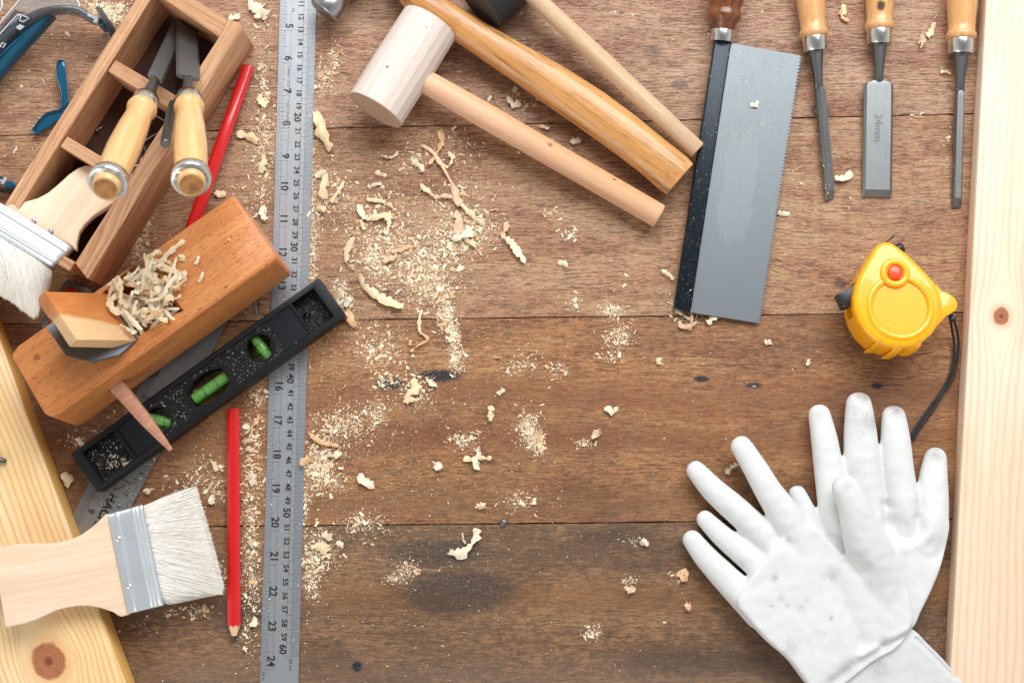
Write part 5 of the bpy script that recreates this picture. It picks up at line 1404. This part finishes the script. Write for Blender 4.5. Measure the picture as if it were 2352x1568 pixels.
# chips: one object each, larger bits of the scatter
def chip_obj(p, size, seed, label, group):
    rnd = random.Random(seed); f = Fr(p, (math.cos(rnd.random()*6.3), math.sin(rnd.random()*6.3), 0))
    bm = B(); l = size*rnd.uniform(.7, 1.3); w_ = l*rnd.uniform(.3, .8)
    ribbon(bm, [Vector((-l/2, 0, .03)), Vector((0, rnd.uniform(-.1,.1)*l, .04+l*.12)), Vector((l/2, 0, .03+rnd.uniform(0,.1)))], w_, rnd.uniform(.3, 2.2), rnd, twist=.3, jag=.4, nw=4)
    o = mesh_obj('wood_chip', bm, M_sh[rnd.choice((0,1,1,2,3))], fr=f, smooth=20, recalc=False); tag(o, label, 'wood chip', group)
CG = 'small wood chips scattered on the bench'
# cluster: x, y, sx, sy (px spread), n dust, n chips, place words
CL = [
 (716,330,7,120,700,10,'along the upper right edge of the ruler'),(716,560,10,110,1500,8,'along the middle right edge of the ruler'),(745,180,12,22,350,2,'along the upper right edge of the ruler'),(770,135,7,18,300,1,'right of the upper ruler'),
 (755,420,28,40,450,8,'right of the ruler below the mallet'),(790,480,30,40,350,4,'right of the ruler below the mallet'),
 (880,490,40,40,500,8,'in the tangle left of the central dust'),(850,560,30,34,520,3,'in the tangle left of the central dust'),(905,570,42,32,380,6,'in the central dust patch'),
 (960,585,44,26,900,8,'in the central dust patch'),(1000,600,58,36,650,10,'in the central dust patch'),(980,540,60,30,500,5,'in the central dust patch'),(940,600,55,42,420,5,'in the central dust patch'),
 (1090,520,30,24,900,10,'in the right crumbs of the central patch'),(1060,560,25,22,500,5,'in the right crumbs of the central patch'),(1030,500,30,40,450,2,'in the right crumbs of the central patch'),
 (990,670,34,22,700,14,'in the lower central dust'),(970,640,30,20,700,5,'in the lower central dust'),(1025,720,10,26,700,8,'in the trail running down from the central dust'),(1042,775,9,22,500,8,'in the trail running down from the central dust'),(1048,825,9,18,350,6,'in the trail running down from the central dust'),
 (860,600,14,26,500,1,'beside the long arched shaving'),(872,640,12,22,250,0,''),(785,690,14,16,450,3,'at the right tip of the level'),(785,660,12,20,300,2,'at the right tip of the level'),
 (870,810,28,22,500,8,'on the warm plank right of the level'),(855,780,22,26,250,4,'on the warm plank right of the level'),(890,870,20,10,200,4,'by the dark stain'),(955,895,22,22,450,6,'by the dark stain'),
 (868,945,14,20,350,3,'right of the lower ruler'),(800,970,26,22,600,8,'right of the lower ruler'),(760,1000,34,24,600,8,'right of the lower ruler'),(728,1070,22,28,1300,12,'in the crumbs hugging the lower ruler'),(770,1110,24,14,260,3,'in the crumbs hugging the lower ruler'),
 (700,1160,7,40,260,2,'in the crumbs hugging the lower ruler'),(742,1260,22,24,600,9,'in the heap right of the ruler 52 mark'),(715,1310,14,34,800,8,'in the heap right of the ruler 52 mark'),(840,1205,28,16,300,4,'at the seam right of the ruler'),(820,1195,20,10,150,3,'at the seam right of the ruler'),
 (938,1308,14,10,220,1,'on the dark lower plank'),(905,1328,14,6,160,0,''),(1065,1012,22,12,350,4,'below the dark stain on the warm plank'),(1215,985,14,22,800,6,'in the oval crumbs right of centre'),(1235,1015,10,16,500,3,'in the oval crumbs right of centre'),
 (1195,838,24,16,220,5,'on the warm plank centre'),(1283,850,12,12,150,3,'on the warm plank centre'),(1420,775,18,18,500,1,'below the middle plank seam'),(1405,712,16,8,300,1,'above the middle plank seam'),(1395,820,18,8,90,3,'below the middle plank seam'),
 (1195,1150,24,14,260,4,'above the lower plank seam'),(1340,1018,12,6,120,0,''),(1360,1450,14,10,160,0,''),(1445,1335,10,8,90,2,'on the dark lower plank'),
 (1310,535,12,10,90,3,'on the middle plank'),(1270,490,10,8,60,2,'on the middle plank'),(1320,700,12,14,80,3,'on the middle plank'),(1190,235,30,18,200,5,'between the handles of mallet and hammer'),(1240,330,30,10,90,3,'between the handles of mallet and hammer'),
 (960,370,30,12,220,6,'below the white mallet head'),(1040,340,30,30,250,5,'below the white mallet head'),(1080,440,40,18,220,4,'below the white mallet head'),
 (600,60,16,30,150,3,'left of the upper ruler'),(603,200,12,40,260,6,'left of the upper ruler'),(600,320,20,40,500,7,'left of the ruler beside the pencil'),(603,400,10,50,500,5,'left of the ruler beside the pencil'),(570,470,24,26,250,1,'above the wooden plane'),
 (590,910,12,14,260,4,'between the level and the ruler'),(578,1000,12,30,350,6,'between pencil and ruler'),(582,1080,14,40,500,6,'between pencil and ruler'),(575,1190,12,36,450,8,'between pencil and ruler'),(572,1290,12,50,600,8,'between pencil and ruler'),(585,1360,10,30,160,3,'between pencil and ruler'),
 (470,1085,24,20,260,4,'left of the upright pencil'),(500,1130,14,14,120,2,'left of the upright pencil'),(420,1115,30,16,120,3,'above the lower brush'),(450,1404,22,8,160,3,'below the bristles of the lower brush'),(395,1406,8,6,60,1,'below the bristles of the lower brush'),(520,1310,5,14,90,2,'between the bristles and the pencil'),
 (320,1440,20,10,40,1,'below the lower brush'),(575,1450,16,30,150,2,'left of the ruler bottom'),(245,22,30,11,1500,0,''),(262,38,14,8,500,0,''),(125,745,10,16,400,1,'left of the wooden plane'),(130,720,8,14,200,0,''),
 (338,500,7,26,350,1,'beside the toolbox side'),(318,560,8,20,250,1,'beside the toolbox side'),(345,930,12,18,300,2,'between the plane and the level'),(300,975,26,16,300,2,'between the plane and the level'),(250,1000,24,12,250,1,'between the plane and the level'),(170,1010,20,14,120,1,'between the plane and the level'),
 (1460,40,200,60,60,0,''),(2095,262,8,6,10,2,'between the wide and the narrow chisel'),(2170,328,6,8,10,1,'between the wide and the narrow chisel'),(1945,470,12,10,10,1,'below the wide chisel'),(1830,420,14,10,20,1,'right of the saw'),
 (1555,700,10,10,90,2,'around the saw tip'),(1575,735,16,8,90,2,'around the saw tip'),(1440,640,20,14,30,2,'left of the saw spine'),(1560,1330,10,10,50,1,'left of the glove'),(1460,1240,18,8,60,1,'left of the glove'),
 (60,350,60,40,60,3,'left of the toolbox'),(100,120,60,50,120,4,'inside the goggles arc'),(120,300,50,40,100,1,'left of the toolbox'),(600,570,8,14,100,1,'between the plane nose and the ruler')]
rnd = random.Random(5); nch = 0
bms = [B() for _ in range(3)]
def flake(bm, p, s, rnd, zup=.0):
    an = rnd.random()*6.283; l = s*rnd.uniform(.6, 1.8); w_ = s*rnd.uniform(.25, .7)
    c, sn_ = math.cos(an)*l/2, math.sin(an)*l/2; d, e = -math.sin(an)*w_/2, math.cos(an)*w_/2
    z0 = p.z+zup+rnd.random()*s*.3; q = [rnd.uniform(-.25, .25)*s for _ in range(4)]
    vs = [bm.verts.new((p.x+a*c+b*d, p.y+a*sn_+b*e, z0+abs(q[i])+(0.0))) for i, (a, b) in enumerate(((-1,-1),(1,-1),(1,1),(-1,1)))]
    lo = [bm.verts.new((v.co.x*1+rnd.uniform(-.1,.1)*s, v.co.y+rnd.uniform(-.1,.1)*s, max(p.z, v.co.z-s*.25))) for v in vs]
    bm.faces.new(vs)
    for i in range(4): bm.faces.new((vs[i], vs[(i+1) % 4], lo[(i+1) % 4], lo[i]))
for (x, y, sx_, sy_, nd, nc, words) in CL:
    for _ in range(nd):
        a, b = x+rnd.gauss(0, sx_), y+rnd.gauss(0, sy_)
        s = min(.30, max(.02, rnd.lognormvariate(math.log(.050), .65)))
        flake(bms[rnd.choice((0,0,0,1,1,1,1,1,2))], P(a, b, .004), s, rnd)
    for _ in range(nc):
        a, b = x+rnd.gauss(0, sx_*1.1), y+rnd.gauss(0, sy_*1.1); nch += 1
        chip_obj(P(a, b, .01), rnd.uniform(.22, .52), 1000+nch, 'small pale wood chip '+words, CG)
# even sprinkle over the whole bench, thicker to the left and centre
for _ in range(9000):
    a, b = rnd.gauss(860, 150), rnd.gauss(720, 260)
    flake(bms[rnd.choice((0,1,1,1))], P(a, b, .004), min(.12, max(.014, rnd.lognormvariate(math.log(.030), .5))), rnd)
for _ in range(24000):
    a, b = rnd.uniform(-60, 2300), rnd.uniform(-30, 1600)
    dens = .16+.84*math.exp(-((a-760)/430)**2)*(1-.35*(b > 1250))
    if rnd.random() > dens: continue
    s = min(.22, max(.016, rnd.lognormvariate(math.log(.032), .55)))
    flake(bms[rnd.choice((0,1,1,2))], P(a, b, .004), s, rnd)
for i, (bm, nm) in enumerate(zip(bms, ('cream sawdust', 'pale sawdust', 'tan sawdust'))):
    o = mesh_obj('sawdust', bm, M_sh[(0,1,2)[i]], fr=Fr((0,0,0)), smooth=None, recalc=False); tag(o, nm+' crumbs sprinkled over the bench planks', 'sawdust', kind='stuff')
# fine dust lying on tools
bm = B()
def dust(n, poly_px, z, s0=.03, fr_=None, h=0, skip=()):
    xs = [p[0] for p in poly_px]; ys = [p[1] for p in poly_px]; m = len(poly_px); k = 0
    while k < n:
        a, b = rnd.uniform(min(xs), max(xs)), rnd.uniform(min(ys), max(ys)); ins = False
        for i in range(m):
            (x0, y0), (x1, y1) = poly_px[i], poly_px[(i+1) % m]
            if (y0 > b) != (y1 > b) and a < (x1-x0)*(b-y0)/(y1-y0)+x0: ins = not ins
        if not ins or any(math.hypot(a-q[0], b-q[1]) < q[2] for q in skip): continue
        k += 1; p = fr_.w(fr_.px(a, b, h)) if fr_ else P(a, b, z)
        flake(bm, p, min(.16, max(.015, rnd.lognormvariate(math.log(s0), .45))), rnd, .004)
LF = LVL[0]
dust(220, [(430,905),(525,850),(520,890),(450,925)], .35, .05); dust(120, [(575,800),(600,830),(618,815),(600,780)], .35, .055)
dust(900, [(300,960),(640,715),(700,790),(350,1030)], 0, .024, LF, LVL[1]-.15, skip=((597,797,36),(362,965,36),(455,905,36),(480,888,36),(505,873,36)))
dust(350, [(176,1048),(262,990),(318,1060),(232,1118)], 0, .035, LF, LVL[1]-1.14)
dust(70, [(240,1080),(318,1058),(300,1050),(250,1040)], 0, .09, LF, LVL[1]-1.14)
dust(260, [(660,700),(722,655),(776,722),(712,770)], 0, .026, LF, LVL[1]-1.14)
dust(380, [(1643,100),(1677,100),(1586,716),(1550,705)], 0, .021, sw and Fr(A2, sx, upn), .36)
dust(1100, [(1682,108),(1825,130),(1780,330),(1640,360)], 0, .026, Fr(A2, sx, upn), .05)
dust(250, [(1640,360),(1780,330),(1740,500),(1620,500)], 0, .022, Fr(A2, sx, upn), .05)
dust(260, [(645,230),(718,230),(716,330),(640,330)], .135, .04); dust(500, [(640,230),(718,230),(690,1500),(600,1500)], .135, .035)
dust(160, [(180,1180),(300,1160),(360,1050),(240,1090)], .26, .045)
dust(300, [(1866,200),(1886,200),(1912,455),(1893,462)], .75, .022); dust(120, [(2192,220),(2208,220),(2202,470),(2190,470)], .62, .022)
dust(60, [(2110,0),(2240,0),(2180,100),(2130,100)], .02, .03)
o = mesh_obj('sawdust', bm, M_sh[1], fr=Fr((0,0,0)), smooth=None, recalc=False); tag(o, 'fine dust lying on the saw, level, ruler and chisels', 'sawdust', kind='stuff')
# dark glossy resin bead / nail head in the seam
p = P(1157, 1200, .0); f = Fr(p); bm = B(); loft(bm, [(0,0,-.1),(0,0,.05),(0,0,.18),(0,0,.22)], [.3,.31,.2,.06], 14, up=(0,1,0))
o = mesh_obj('nail', bm, M_dsteel, fr=f); tag(o, 'dark blue grey nail sunk to its head in the lower plank seam', 'nail')
print('chips', nch)
